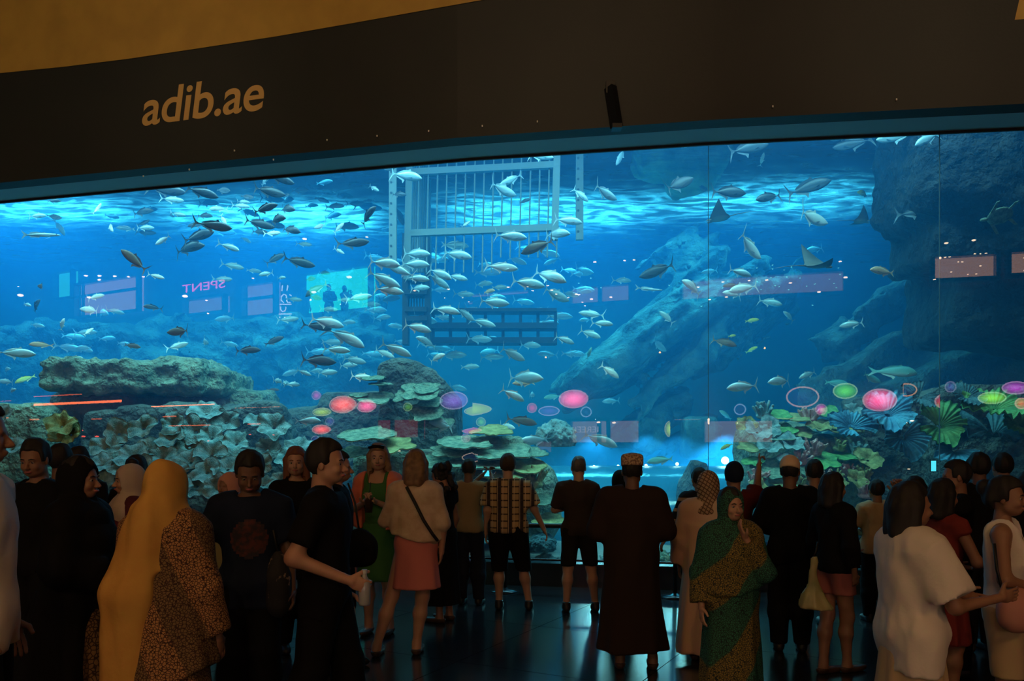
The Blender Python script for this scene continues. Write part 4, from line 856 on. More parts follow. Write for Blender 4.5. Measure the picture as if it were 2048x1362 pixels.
# small ceiling spots of the shops
DOT = '''177 553 5;204 553 5;204 561 5;235 554 5;262 555 4;292 555 4;46 592 7;42 574 2;375 594 8;183 596 5;418 602 4;421 628 4;703 556 9;632 586 8;622 601 9;657 611 6;686 610 4;511 558 4;614 480 7;738 476 5;833 583 5;901 580 5;893 597 3;929 597 3;941 605 3;1019 576 6;1058 575 4;1068 583 5;1098 573 5;1106 582 6;1115 590 5;1155 590 6;1160 591 6;1185 600 7;1224 596 6;1167 606 4;1172 613 4;1139 597 4;1192 526 7;1251 523 6;1270 522 6;1446 566 6;1498 563 6;1533 562 7;1580 568 7;1690 557 9;1679 525 7;1637 586 8;1398 576 6;1453 596 7;1420 601 6;1890 489 9;1945 483 9;1878 518 5;1888 517 5;1897 516 5;1947 510 5;1958 510 5;1969 509 5;1914 526 4;1922 526 5;1958 534 5;1933 551 4;1950 550 5;1867 561 6;1900 546 5;2046 518 5;2046 543 5;1193 839 3;1199 845 8;1230 846 8;1418 844 3;1475 846 3;1822 842 9;1812 846 4;774 902 5;803 902 4;824 902 4;505 869 4;552 870 4;168 861 4;172 873 5;199 873 5;235 874 4;422 882 4;1816 938 6'''
dm = emat('spot_bulb', (1, .72, .46), 16); rm = emat('red_bulb', (1, .1, .06), 12); gm = emat('green_bulb', (.25, 1, .7), 10); wm_ = emat('white_bulb', (.8, 1, .95), 14); d0 = {}
def bulb(px, py, w, m, lb, grp):
    a, b = mq(px-w/2, py), mq(px+w/2, py); r = abs(b.x-a.x)/2
    if m.name not in d0:
        q = MB(); q.lathe([(.05, -.5), (.6, -.45), (1, -.1), (1, .15), (.55, .5), (.05, .6)], (0, 0, 0), 12); o = q.build('spot_bulb', m, None, True); d0[m.name] = o.data
    else: o = obj('spot_bulb', d0[m.name])
    o.location = ((a.x+b.x)/2, FY+.15, a.z); o.scale = (r, r, r*.75); tag(o, lb, 'lamp', grp)
def lamp_lbl(x, y):
    if y > 700: a = 'of the ground floor shops' if x > 1000 else 'low on the dark shop wall'
    elif x < 150: a = 'beside the narrow green window'
    elif x < 310: a = 'over the wide warm shop window'
    elif x < 560: a = 'near the pink neon sign'
    elif x < 800: a = 'above the green lit glass room'
    elif x < 1070: a = 'of the long low warm window under the cage'
    elif x < 1300: a = 'of the low warm gallery window by the slanting rock'
    elif x < 1720: a = 'of the long gallery with fairy lights'
    else: a = 'of the warm gallery mirrored on the dark cliff'
    return 'warm ceiling lamp '+a, 'warm ceiling lamps '+a
for rec in DOT.replace('\n', ';').split(';'):
    x, y, w = [float(v) for v in rec.split()]
    red = y > 855 and x < 560
    if red: bulb(x, y, w, rm, 'small red lamp low on the dark shop wall', 'red lamps of the shop fronts')
    elif 600 < x < 745 and y < 612 and y > 540: bulb(x, y, w, wm_, 'white lamp inside the green lit glass room', 'lamps of the green room')
    else: bulb(x, y, w, dm, *lamp_lbl(x, y))
for x, y in ((1514, 538), (1545, 532), (1545, 540), (1568, 542), (1582, 536), (1542, 557), (1573, 556), (1600, 558), (1550, 573), (1558, 575), (1612, 574), (1629, 570), (1658, 560), (1667, 569), (1676, 538), (1679, 551), (1672, 577), (1577, 581), (1522, 581), (1445, 578), (1456, 564), (1514, 565), (1624, 612), (1404, 614), (1184, 558), (1160, 568), (1204, 577), (1340, 572)):
    bulb(x, y, 3.4, gm, 'tiny green fairy light strung in the upper gallery', 'green fairy lights of the gallery')
# glowing oval signs of the sweet shop
def oval(px, py, w, h, col, s, label, rim=(.95, .55, .55), rs=5.0, cut=None):
    a = mq(px-w/2, py+h/2); b = mq(px+w/2, py-h/2); c = Vector(((a.x+b.x)/2, FY, (a.z+b.z)/2)); rx, rz = abs(b.x-a.x)/2, (b.z-a.z)/2
    e = empty('oval_sign', c); tag(e, label, 'sign', 'glowing oval signs'); n = 40; th = [2*math.pi*i/n for i in range(n)]
    cl_ = (lambda x: x) if cut is None else ((lambda x: max(x, 0)) if cut == 'l' else (lambda x: min(x, 0)))
    sgn = -1
    if cut: cl_ = {'l': (lambda x: min(x, 0)), 'r': (lambda x: max(x, -.3*rx))}[cut]
    pts = [(cl_(rx*math.cos(t)), rz*math.sin(t)) for t in th]
    if s > 0:
        q = MB(); q.add([(x, .03, z) for x, z in pts]+[(x, -.05, z) for x, z in pts], [tuple(range(n))[::-1], tuple(range(n, 2*n))]+[(i, (i+1) % n, n+(i+1) % n, n+i) for i in range(n)])
        q.build('face', sign_mat(col, s, rx, rz), e)
    q = MB(); k = .035+.06*min(rx, rz)
    o1 = [(x*(1+k/rx), z*(1+k/rz)) for x, z in pts]
    q.add([(x, .06, z) for x, z in pts]+[(x, .06, z) for x, z in o1], [(i, n+i, n+(i+1) % n, (i+1) % n) for i in range(n)])
    q.build('neon_rim', emat('rim_%d_%d' % (px, py), rim, rs), e)
def sign_mat(col, s, rx, rz):
    m = bpy.data.materials.new('oval_face'); m.use_nodes = True; nt = m.node_tree; nt.nodes.clear()
    o = nt.nodes.new('ShaderNodeOutputMaterial'); e = nt.nodes.new('ShaderNodeEmission'); e.inputs[0].default_value = (*col, 1)
    tc = nt.nodes.new('ShaderNodeTexCoord'); mp = nt.nodes.new('ShaderNodeMapping'); mp.inputs['Scale'].default_value = (1/rx, 0, 1/rz)
    g = nt.nodes.new('ShaderNodeTexGradient'); g.gradient_type = 'SPHERICAL'; mr = nt.nodes.new('ShaderNodeMapRange'); mr.inputs['To Min'].default_value = s*.6; mr.inputs['To Max'].default_value = s*2.0; mr.inputs['From Max'].default_value = .8
    nt.links.new(tc.outputs['Object'], mp.inputs[0]); nt.links.new(mp.outputs[0], g.inputs[0]); nt.links.new(g.outputs['Fac'], mr.inputs['Value']); nt.links.new(mr.outputs[0], e.inputs[1]); nt.links.new(e.outputs[0], o.inputs[0])
    return m
PK, RD, GR, PU, YG, BL = (1, .10, .30), (1, .10, .07), (.25, .85, .05), (.28, .14, .75), (.45, .75, .05), (.14, .12, .6)
OV = [(634, 791, 15, 15, (.8, .05, .4), 3, 'small magenta round sign above the yellow oval'), (687, 809, 50, 32, RD, 9, 'large red oval sign'), (734, 812, 35, 23, PK, 8, 'pink oval sign touching the large red one'), (645, 824, 34, 14, YG, 5, 'flat yellow green oval sign'), (661, 843, 14, 14, BL, 2.5, 'small blue round sign under the yellow oval'), (644, 859, 34, 16, RD, 8, 'flat red oval sign'), (633, 881, 16, 16, BL, 2, 'small indigo round sign'), (909, 801, 52, 33, PU, 5, 'large violet oval sign'), (957, 820, 51, 33, YG, 8, 'large yellow green oval sign beside the violet one'), (817, 814, 15, 14, GR, 2, 'dim small green round sign on the peaked rock'), (963, 844, 16, 15, GR, 3, 'small green round sign below the yellow oval'), (945, 861, 36, 17, (1, .06, .30), 6, 'flat magenta oval sign'), (933, 876, 15, 14, (.6, .05, .3), 2, 'dim small crimson round sign'), (1065, 816, 16, 16, (1, .06, .2), 3, 'small red round sign beside the blue oval'), (1099, 822, 38, 16, BL, 3, 'flat indigo oval sign'), (1148, 798, 54, 33, PK, 9, 'large pink oval sign in open water'), (1690, 782, 44, 27, (.15, .9, .05), 5, 'glowing green oval sign over the leaf corals'), (1759, 800, 63, 40, (1, .07, .25), 9, 'largest pink oval sign over the leaf corals'), (1642, 819, 19, 18, (.9, .08, .5), 5, 'small pink round sign near the thin ring'), (1900, 774, 18, 18, BL, 2.5, 'dim small violet round sign'), (1983, 796, 52, 20, (.3, .9, .05), 6, 'flat bright green oval sign'), (2030, 776, 50, 22, (.6, .06, .7), 5, 'flat purple oval sign'), (2042, 807, 22, 18, RD, 4, 'small red round sign at the wall end')]
for x, y, w, h, c, s, lb in OV: oval(x, y, w, h, c, s, lb, rim=tuple(.35+.65*v for v in c), rs=5 if w > 20 else 3)
for x, y, w, h, lb, rc in ((1173, 824, 18, 17, 'thin pale ring sign near the large pink oval', (.4, .6, .9)), (1480, 819, 19, 18, 'thin pale ring sign by the slanting rock', (.4, .6, .9)), (1605, 794, 60, 37, 'large thin rose ring sign', (1, .6, .5)), (945, 915, 36, 26, 'thin rose ring sign above the photographing man', (1, .7, .6))): oval(x, y, w, h, BL, .7, lb, rim=rc, rs=4)
oval(1812, 780, 38, 22, BL, .6, 'amber ring sign cut open on one side', rim=(1, .5, .25), rs=5, cut='r')
oval(1882, 803, 22, 26, (1, .05, .1), 5, 'half round red sign', rim=(1, .5, .5), rs=4, cut='l'); oval(1340, 858, 16, 28, YG, 5, 'half round yellow green sign', rim=(.8, 1, .5), rs=3, cut='l')
# neon letters
def neon(px0, px1, py, hpx, body, col, s, name, label, rot=False):
    cu = bpy.data.curves.new(name, 'FONT'); cu.body = body; cu.size = 1; cu.extrude = .01
    t = bpy.data.objects.new(name, cu); COL.objects.link(t); bpy.context.view_layer.update()
    me = bpy.data.meshes.new_from_object(t.evaluated_get(bpy.context.evaluated_depsgraph_get())); bpy.data.objects.remove(t)
    xs = [v.co.x for v in me.vertices]; ys = [v.co.y for v in me.vertices]; x0, x1, y0, y1 = min(xs), max(xs), min(ys), max(ys)
    a = mq(px0, py+hpx/2); b = mq(px1, py-hpx/2); xa, xb = min(a.x, b.x), max(a.x, b.x)
    for v in me.vertices:
        u, w = (v.co.x-x0)/(x1-x0), (v.co.y-y0)/(y1-y0)
        if rot: u, w = w, 1-u
        v.co = (xb-u*(xb-xa) if not rot else xa+u*(xb-xa), v.co.z, a.z+w*(b.z-a.z))
    o_ = Vector(((xa+xb)/2, 0, a.z))
    for v in me.vertices: v.co = v.co-o_
    me.materials.append(emat('neon_'+name, col, s)); o = obj(name, me); o.location = (o_.x, FY+.1, o_.z); tag(o, label, 'sign'); return o
neon(368, 453, 573, 28, 'SPENT', (1, .05, .28), 7, 'neon_sign', 'pink neon lettering sign above the low warm window')
us = empty('upright_sign', mq(571, 638)); tag(us, 'white upright stroke lettering beside the green lit room', 'sign'); um = emat('neon_upright', (.85, .95, .9), 5)
for st_ in (((265, 110), (250, 235)), ((375, 110), (358, 230)), ((345, 385), (345, 325), (290, 300), (240, 350), (235, 425), (285, 475)), ((345, 420), (370, 468), (430, 475)), ((415, 310), (450, 330)), ((210, 512), (445, 512)), ((225, 560), (222, 620), (262, 668), (310, 655), (335, 605), (335, 560)), ((190, 715), (450, 715)), ((205, 770), (205, 800)), ((312, 770), (312, 800))):
    q = MB(); q.tube([mq(540+a_/10.53, 560+b_/10.53, .1)-us.location for a_, b_ in st_], .030, 6); q.build('stroke', um, us)
neon(1152, 1198, 859, 12, 'IEREEI', (1, .8, .75), 3, 'shop_sign', 'pale sign board lettering in the ground floor shop')

# ---------------------------------------------------------------- people
def rotM(rx=0, ry=0, rz=0): return np.array(Euler((rx, ry, rz)).to_matrix())
def head_mesh(fem):
    f = Field((-.11, -.14, -.10), (.11, .16, .27), .0062); s = .95 if fem else 1.0
    f.ell((0, -.008, .135), (.077*s, .097, .102), .02); f.ell((0, .028, .088), (.062*s, .066, .088), .03)
    f.ell((0, .046, .030), (.040*s if fem else .047, .044, .032), .03); f.cap((-.036*s, .02, .045), (.036*s, .02, .045), .03, .03, .03)
    f.cap((-.034, .082, .120), (.034, .082, .120), .011 if fem else .014, None, .012)
    for q in (-1, 1):
        f.ell((q*.031, .100, .104), (.017, .014, .011), sub=True); f.ell((q*.037, .070, .070), (.022, .022, .020), .02)
        f.ell((q*.077*s, -.004, .100), (.010, .020, .032), .006, (0, 0, q*-.35))
    f.cap((0, .090, .108), (0, .118, .070), .008, .012, .010); f.cap((-.011, .104, .066), (.011, .104, .066), .009, None, .006)
    f.ell((0, .094, .044), (.021, .012, .006), .006); f.ell((0, .092, .034), (.018, .012, .006), .006)
    f.cap((0, -.018, .06), (0, -.028, -.07), .045*s if fem else .056, .05 if fem else .060, .02)
    return f.mesh()
HEADS = {0: head_mesh(False), 1: head_mesh(True)}
def clipf(f, g): f.S = np.maximum(f.S, g.astype(np.float32))
def hair_mesh(style):
    f = Field((-.19, -.26, -.42), (.19, .16, .30), .0095); X, Y, Z = f.grid(); face = Y-.050-np.maximum(Z-.165, 0)*1.5
    if style in ('short', 'crop', 'cap', 'beanie'):
        g = .005 if style == 'crop' else .012
        f.ell((0, -.010, .138), (.077+g, .098+g, .103+g*1.2), .02)
        if style == 'beanie':
            f.ell((0, -.01, .16), (.092, .113, .115), .02); clipf(f, .085+.35*Y-Z+0*X)
        else:
            clipf(f, face+0*X); clipf(f, np.where(np.abs(X) > .066, .10-Z-np.clip(-Y-.02, 0, .05)*1.5, np.where(Y < -.03, .035-Z, .13-Z)))
    elif style == 'kufi' or style == 'kuma':
        if style == 'kuma': f.box((0, -.012, .195), (.090, .106, .060), .03, .01); f.ell((0, -.012, .21), (.088, .104, .055), .02)
        else: f.ell((0, -.012, .165), (.090, .112, .100), .02)
        clipf(f, (.150-.12*Y if style == 'kuma' else .120-.35*Y)-Z+0*X)
    else:
        f.ell((0, -.012, .138), (.090, .112, .116), .02)
        if style == 'bob':
            for q in (-1, 1): f.cap((q*.070, -.02, .12), (q*.084, -.02, -.01), .036, .032, .04)
            f.cap((-.04, -.085, .10), (-.04, -.095, -.03), .05, .045, .04); f.cap((.04, -.085, .10), (.04, -.095, -.03), .05, .045, .04)
        elif style == 'long':
            for q in (-1, 1): f.cap((q*.072, -.01, .12), (q*.095, .02, -.16), .034, .030, .04)
            for q in (-.05, 0, .05): f.cap((q, -.085, .10), (q*1.3, -.10, -.20), .046, .04, .05)
        elif style == 'curly':
            rs = random.Random(2)
            for _ in range(34):
                a = rs.uniform(-2.6, 2.6)-math.pi/2; z = rs.uniform(-.12, .20); f.ell((math.cos(a)*.11, math.sin(a)*.11-.02, z), (.036,)*3, .02)
        elif style == 'bun':
            f.ell((0, -.13, .17), (.05, .045, .05), .02); f.ell((0, -.07, .10), (.075, .06, .07), .03)
        elif style == 'pony':
            f.cap((0, -.11, .16), (0, -.17, .02), .035, .045, .03); f.cap((0, -.17, .02), (0, -.14, -.16), .045, .02, .03)
        inner = np.minimum(Y-.035-np.maximum(Z-.155, 0)*2.0, 9)
        clipf(f, np.where(np.abs(X) < .078, np.where(Z > -.02, inner, Y-.0), Y-.060)); 
        if style in ('bun', 'pony'): clipf(f, np.where(Y > -.06, .085-Z, -1)+0*X)
    g = np.stack(np.broadcast_arrays(X*22, Y*22, Z*6), -1); nz = np.abs(f.S) < .03
    if style not in ('kufi', 'kuma', 'beanie', 'cap'): f.S[nz] += (.016*fbm(g[nz]*(1 if style != 'curly' else 1.6), 3)).astype(np.float32)
    return f.mesh()
_hc = {}
def hair_of(st):
    if st not in _hc: _hc[st] = hair_mesh(st)
    return _hc[st]
def hand_mesh(pose):
    """right hand, wrist at origin, fingers along -Z, palm facing -X (towards the thigh), thumb to +Y"""
    f = Field((-.12, -.10, -.24), (.07, .12, .04), .0048)
    f.cap((0, 0, .03), (0, .002, -.02), .027, .026, .01); f.ell((0, .002, -.055), (.016, .040, .048), .015)
    L = [(.030, .076), (.010, .084), (-.010, .078), (-.029, .062)]
    for i, (y, ln) in enumerate(L):
        b = np.array((0, y, -.088)); cur = {'relax': .35+.06*i, 'grip': 1.15, 'point': .05 if i == 0 else 1.25, 'flat': .1}[pose]
        p = b; a = cur*.5
        for seg, fr in ((0, .46), (1, .30), (2, .26)):
            q = p+np.array((-math.sin(a), y*.06, -math.cos(a)))*ln*fr; f.cap(p, q, .0092-.0006*seg, .0086-.0008*seg, .003); p = q; a += cur*.8
    t = .9 if pose in ('grip', 'point') else .45
    p = np.array((-.002, .030, -.028)); q = p+np.array((-.022*t, .036, -.030)); r = q+np.array((-.024*t, .008, -.028)); f.cap(p, q, .015, .0115, .012); f.cap(q, r, .0112, .009, .004)
    return f.mesh()
HANDS = {k: hand_mesh(k) for k in ('relax', 'grip', 'point')}
def shoe_mesh(kind):
    f = Field((-.07, -.12, -.02), (.07, .22, .16), .009)
    f.ell((0, .08, .035), (.047, .125, .045), .02); f.ell((0, -.035, .04), (.038, .055, .05), .03); f.cap((0, -.03, .06), (0, -.035, .10), .045, .047, .03)
    X, Y, Z = f.grid(); clipf(f, .0-Z+0*X+0*Y); clipf(f, Z-.115+0*X+0*Y)
    if kind == 'sandal': clipf(f, Z-.05+.0*X+.0*Y)
    return f.mesh()
SHOES = {k: shoe_mesh(k) for k in ('shoe', 'sandal')}
def blob(name, V, Q, m, parent): return mesh(name, np.asarray(V), Q, m, parent, True)

ARMS = {'down': ((.235, -.02, 1.13), (.255, .05, .885)), 'rail': ((.25, .04, 1.15), (.19, .30, 1.06)), 'fold': ((.265, .07, 1.16), (.02, .22, 1.17)), 'photo': ((.235, .22, 1.27), (.07, .40, 1.50)), 'camr': ((.30, .16, 1.30), (.20, .34, 1.55)), 'caml': ((.20, .22, 1.28), (-.06, .38, 1.55)),
        'front': ((.285, .03, 1.15), (.10, .22, 1.08)), 'point': ((.25, .10, 1.52), (.29, .20, 1.74)), 'chin': ((.20, .16, 1.14), (.05, .16, 1.40)), 'back': ((.27, -.10, 1.14), (.20, .18, 1.02)), 'cup': ((.23, .08, 1.14), (.06, .24, 1.24)),
        'out': ((.30, -.01, 1.15), (.40, .05, .93)), 'reach': ((.24, .18, 1.16), (.20, .44, 1.10)), 'side': ((.25, -.05, 1.14), (.22, .02, .90))}
def prims(sp):
    w = sp.get('w', 1.0); fem = sp.get('fem', 0); fat = sp.get('fat', 0.0); T = []
    sw = (.155 if fem else .178)*w; zf = .0
    T += [('ell', 'torso', (0, 0, .955), ((.168 if fem else .160)*w+fat*.5, .112+fat*.8, .125)), ('ell', 'torso', (0, fat*.35, 1.11), ((.125 if fem else .142)*w+fat, .098+fat, .15)), ('ell', 'torso', (0, .0, 1.29), ((.142 if fem else .165)*w+fat*.4, .108+fat*.4, .18)), ('cap', 'torso', (-sw*.88, -.01, 1.415), (sw*.88, -.01, 1.415), .058, .058)]
    T += [('cap', 'torso', (-.07, -.015, 1.44), (.07, -.015, 1.44), .05, .05)]
    if fem: T += [('ell', 'torso', (q*.065, .085, 1.27), (.062, .055, .062)) for q in (-1, 1)]
    T += [('cap', 'neck', (0, -.02, 1.44), (0, -.012, 1.55), .052 if not fem else .045, .05 if not fem else .043)]
    for q, k in ((1, 'ra'), (-1, 'la')):
        a = sp.get(k, 'down'); e, wv = ARMS[a] if isinstance(a, str) else a; e = np.array(e)*(q, 1, 1); wv = np.array(wv)*(q, 1, 1); sh = np.array((q*sw, -.01, 1.405))
        m = .88 if fem else 1.0
        T += [('cap', k+'u', sh, e, .056*m, .043*m), ('cap', k+'f', e, wv, .043*m, .028*m)]
    st = sp.get('st', (.10, 0, .10, 0))   # left foot x,y ; right foot x,y
    for q, (fx, fy), k in ((1, st[2:], 'r'), (-1, st[:2], 'l')):
        hip = np.array((q*.088*w, 0, .93)); an = np.array((q*fx, fy-.02, .09)); kn = (hip+an)/2+np.array((q*.004, .03, .0)); kn[2] = .50
        T += [('cap', k+'t', hip, kn, .088*(w if fat == 0 else 1+fat*3)+fat*.3, .060), ('cap', k+'s', kn, kn+(an-kn)*.35-np.array((0, .015, 0)), .056, .060), ('cap', k+'s', kn+(an-kn)*.35-np.array((0, .015, 0)), an, .058, .036), ('cap', k+'a', an, an-np.array((0, 0, .04)), .036, .036), ('cap', k+'a', an-np.array((0, .02, .055)), an+np.array((0, .14, -.065)), .032, .024)]
    return T
def bounds(T, m=.16):
    P_ = []
    for t in T:
        if t[0] == 'ell': P_ += [np.array(t[2])-t[3], np.array(t[2])+t[3]]
        else: r = max(t[4], t[5]); P_ += [np.minimum(t[2], t[3])-r, np.maximum(t[2], t[3])+r]
    return np.min(P_, 0)-m, np.max(P_, 0)+m
def draw(f, T, inf=0.0, k=.03, tags=None):
    for t in T:
        if tags is not None and t[1] not in tags: continue
        if t[0] == 'ell': f.ell(t[2], np.array(t[3])+inf, k)
        else: f.cap(t[2], t[3], t[4]+inf, t[5]+inf, k)
def flatcone(f, a, b, ra, rb, k=.02):
    a = np.array(a, float); b = np.array(b, float); L = np.linalg.norm(b-a); n = (b-a)/L; m = max(ra, rb)+.06
    w = f._w(np.minimum(a, b)-m, np.maximum(a, b)+m)
    if w is None: return
    X, Y, Z = f.grid(w); X = X-a[0]; Y = Y-a[1]; Z = Z-a[2]; t = X*n[0]+Y*n[1]+Z*n[2]
    r = np.sqrt(np.maximum(X*X+Y*Y+Z*Z-t*t, 0)); d = np.maximum(r-(ra+(rb-ra)*np.clip(t/L, 0, 1)), np.maximum(t-L, -t-.03)); f._merge(w, d.astype(np.float32), k)
def skirtcone(f, z0, z1, r0, r1, sy=.8, cx=0, cy=0, folds=9, fa=.05, k=.04, ph=0.0):
    X, Y, Z = f.grid(); t = np.clip((Z-z0)/(z1-z0), 0, 1); X = X-cx*(1-t); Y = (Y-cy*(1-t))/sy; th = np.arctan2(Y, X); R = r0+(r1-r0)*t**.8
    R = R*(1+fa*(1-t)*(np.sin(folds*th+ph)+.5*np.sin((folds*2-3)*th+1.7+ph)))
    d = np.maximum((np.sqrt(X*X+Y*Y)-R)*.8, np.maximum(Z-z1, z0-Z)); e = np.maximum(k-np.abs(f.S-d), 0)/k; f.S = np.minimum(f.S, d)-e*e*k*.25
def wrinkle(f, amp, fr=(7, 7, 2.5), seed=0):
    X, Y, Z = f.grid(); nz = np.abs(f.S) < amp*2.5+.012; g = np.stack(np.broadcast_arrays(X*fr[0]+seed, Y*fr[1], Z*fr[2]), -1); f.S[nz] += (amp*fbm(g[nz], 3)).astype(np.float32)
def cloth(name, col, col2=None, scale=30, rough=.9, bump=.25):
    return mat(name, col, rough, 0, .15, col2=col2, scale=scale, bump=bump, bscale=60, bdist=.006)
SK = {'f': mat('skin_fair', (.46, .25, .16), .55, col2=(.50, .28, .18), scale=9), 't': mat('skin_tan', (.28, .14, .08), .55, col2=(.32, .165, .095), scale=9), 'b': mat('skin_brown', (.15, .072, .042), .55, col2=(.18, .09, .05), scale=9)}
HC = {'k': mat('hair_black', (.010, .008, .007), .7), 'r': mat('hair_auburn', (.16, .055, .022), .7), 'l': mat('hair_light_brown', (.26, .15, .07), .7, col2=(.14, .08, .04), scale=20), 'n': mat('hair_brown', (.045, .025, .014), .7), 'g': mat('hair_grey', (.10, .085, .075), .5)}
eyew = mat('eye_white', (.34, .30, .27), .3); iris = mat('eye_iris', (.02, .012, .008), .15); lipm = mat('lips', (.45, .12, .11), .4)
_eye = {}
def small_mesh(key, fn):
    if key not in _eye: q = fn(); _eye[key] = q
    return _eye[key]
def ball(r, n=10):
    q = MB(); q.lathe([(max(.0005, r*math.sin(math.pi*i/8)), -r*math.cos(math.pi*i/8)) for i in range(9)], (0, 0, 0), n); return q
RIG = {}
def person(key, x, d, top, yaw, label, wear, hair='short', hc='k', skin='t', fem=0, face=False, hyaw=0, hpitch=0, group=None, h=None, lean=(0, 0), z0=0.0, hands=('relax', 'relax'), shoes=None, vox=.0155, **sp):
    sp['fem'] = fem; h = h or CH-(top-HZ)*d/F; s = h/1.772
    X0 = (x-1024)/F*d; e = empty('person', (X0, d, z0), math.radians(yaw)); e.scale = (s, s, s); tag(e, label, 'person', group)
    T = prims(sp); lo, hi = bounds(T); f = Field(lo, hi, vox); draw(f, T, 0, .035); V, Q = f.mesh(); parts = [(V, Q)]
    # head
    Rm = rotM(math.radians(hpitch), 0, math.radians(hyaw)); piv = np.array((lean[0], lean[1], 1.530)); HV, HQ = HEADS[fem]; parts.append((HV @ Rm.T+piv, HQ))
    hx = lambda v: np.asarray(v) @ Rm.T+piv
    for q, k, hp in ((1, 'ra', hands[1]), (-1, 'la', hands[0])):
        a = sp.get(k, 'down'); el, wr = ARMS[a] if isinstance(a, str) else a; el = Vector(el); wr = Vector(wr); dz = (el-wr).normalized()
        fw = Vector((0, 1, 0)) if abs(dz.y) < .75 else Vector((0, .2, 1)); xx = fw.cross(dz).normalized(); yy = dz.cross(xx)
        M = np.array([[xx[i], yy[i], dz[i]] for i in range(3)]); hv, hq = HANDS[hp]; v = (hv*(.92 if fem else 1.0)) @ M.T+np.array(wr)
        if q < 0: v = v*np.array((-1, 1, 1)); hq = hq[:, ::-1]
        parts.append((v, hq)); RIG[(key, k)] = np.array(wr)*(q, 1, 1)
    n = 0; VV = []; QQ = []
    for v, q in parts: VV.append(v); QQ.append(q+n); n += len(v)
    body = blob('body', np.concatenate(VV), np.concatenate(QQ), SK[skin], e)
    if hair:
        hv, hq = hair_of(hair if hair != 'cap' else 'short')
        nm = {'kufi': 'cap', 'kuma': 'embroidered_cap', 'beanie': 'beanie'}.get(hair, 'hair')
        mt = HC[hc] if isinstance(hc, str) else hc; blob(nm, hx(hv), hq, mt, e)
        if hair in ('kufi', 'kuma'): hv, hq = hair_of('crop'); blob('hair', hx(hv), hq, HC['k'], e)
    if face:
        for q in (-1, 1):
            b = ball(.0112); o = b.build('eye', eyew, e, True); c = hx([(q*.031, .0825, .104)])[0]; o.location = c
            o2 = small_mesh('iris', lambda: None); b = ball(.0062, 10); o2 = b.build('iris', iris, o, True); dv = hx([(q*.031, .0895, .1035)])[0]-c; o2.location = dv
            t = MB(); t.tube([tuple(v) for v in hx([(q*.014, .100, .124), (q*.032, .0985, .129), (q*.048, .088, .124)])], [.003, .0042, .002], 6); t.build('eyebrow', HC[hc] if isinstance(hc, str) and hc != 'l' else HC['n'], e, True)
        t = MB(); t.tube([tuple(v) for v in hx([(-.023, .096, .040), (-.008, .1055, .042), (.008, .1055, .042), (.023, .096, .040)])], [.002, .0068, .0068, .002], 8); t.build('lips', lipm, e, True)
    if shoes:
        kd, sm = shoes; sv, sq = SHOES[kd]; st = sp.get('st', (.10, 0, .10, 0))
        for q, (fx, fy) in ((1, st[2:]), (-1, st[:2])): blob('shoe' if kd == 'shoe' else 'sandal', sv*np.array((1, 1, 1))+np.array((q*fx, fy-.005, 0)), sq, sm, e)
    bb = (lo-np.array((.22, .22, .0)), hi+np.array((.22, .22, .06)))
    for g in wear:
        kd, name, m = g[0], g[1], g[2]; o = g[3] if len(g) > 3 else {}
        hv = o.get('vox', .0165); f = None
        if kd == 'top':      # shirt, blouse, jacket
            inf = o.get('inf', .018); hem = o.get('hem', .86); slv = o.get('slv', .65); f = Field(lo, hi, hv); draw(f, T, inf, .05, {'torso'})
            if hem < .93: draw(f, T, inf, .05, {'rt', 'lt'})
            for k in ('ra', 'la'):
                if slv <= 0: continue
                u = next(t for t in T if t[1] == k+'u'); fa = next(t for t in T if t[1] == k+'f')
                if slv <= 1: flatcone(f, u[2], u[2]+(u[3]-u[2])*slv, u[4]+inf, u[4]*(1-slv)+u[5]*slv+inf+o.get('flare', .014), .05)
                else:
                    f.cap(u[2], u[3], u[4]+inf, u[5]+inf+.004, .05); flatcone(f, fa[2], fa[2]+(fa[3]-fa[2])*min(1, slv-1), fa[4]+inf+.004, fa[5]+inf+o.get('flare', .008), .04)
            X, Y, Z = f.grid(); clipf(f, hem-Z+0*X+0*Y); nk = o.get('neck', 1.475); clipf(f, np.where((np.abs(X) < .075), Z-nk-np.where(Y < 0, .02, -.0), -1)+0*Y+0*Z)
            if slv <= 0: clipf(f, np.where(Z > 1.22, np.abs(X)-o.get('strap', .125)-(1.45-Z)*.12, -1)+0*Y)
            wrinkle(f, o.get('wr', .022), (9, 9, 5), seed=x)
        elif kd == 'legs':   # trousers or shorts
            inf = o.get('inf', .016); hem = o.get('hem', .07); f = Field(lo, hi, hv); draw(f, T, inf, .03, {'rt', 'lt', 'rs', 'ls'} if hem < .5 else {'rt', 'lt'}); f.ell((0, 0, .96), np.array(T[0][3])+min(inf, .012), .04)
            if hem < .2: draw(f, T, .03, .03, {'rs', 'ls'})
            X, Y, Z = f.grid(); clipf(f, hem-Z+0*X+0*Y); clipf(f, Z-o.get('waist', .965)+0*X+0*Y); wrinkle(f, .012, (9, 9, 4), seed=x+3)
        elif kd == 'skirt':
            f = Field((bb[0][0], bb[0][1], o['hem']-.06), (bb[1][0], bb[1][1], 1.2), hv); f.ell((0, 0, .965), np.array(T[0][3])+.02, .03); skirtcone(f, o['hem'], o.get('waist', 1.04), o['r'], .150+.02, o.get('sy', .8), o.get('cx', 0), o.get('cy', 0), o.get('folds', 9), o.get('fa', .04))
            X, Y, Z = f.grid(); clipf(f, Z-o.get('waist', 1.04)+0*X+0*Y)
        elif kd == 'robe':   # long gown with sleeves
            inf = o.get('inf', .028); f = Field((bb[0][0], bb[0][1], .0), bb[1], hv); draw(f, T, inf, .06, {'torso'})
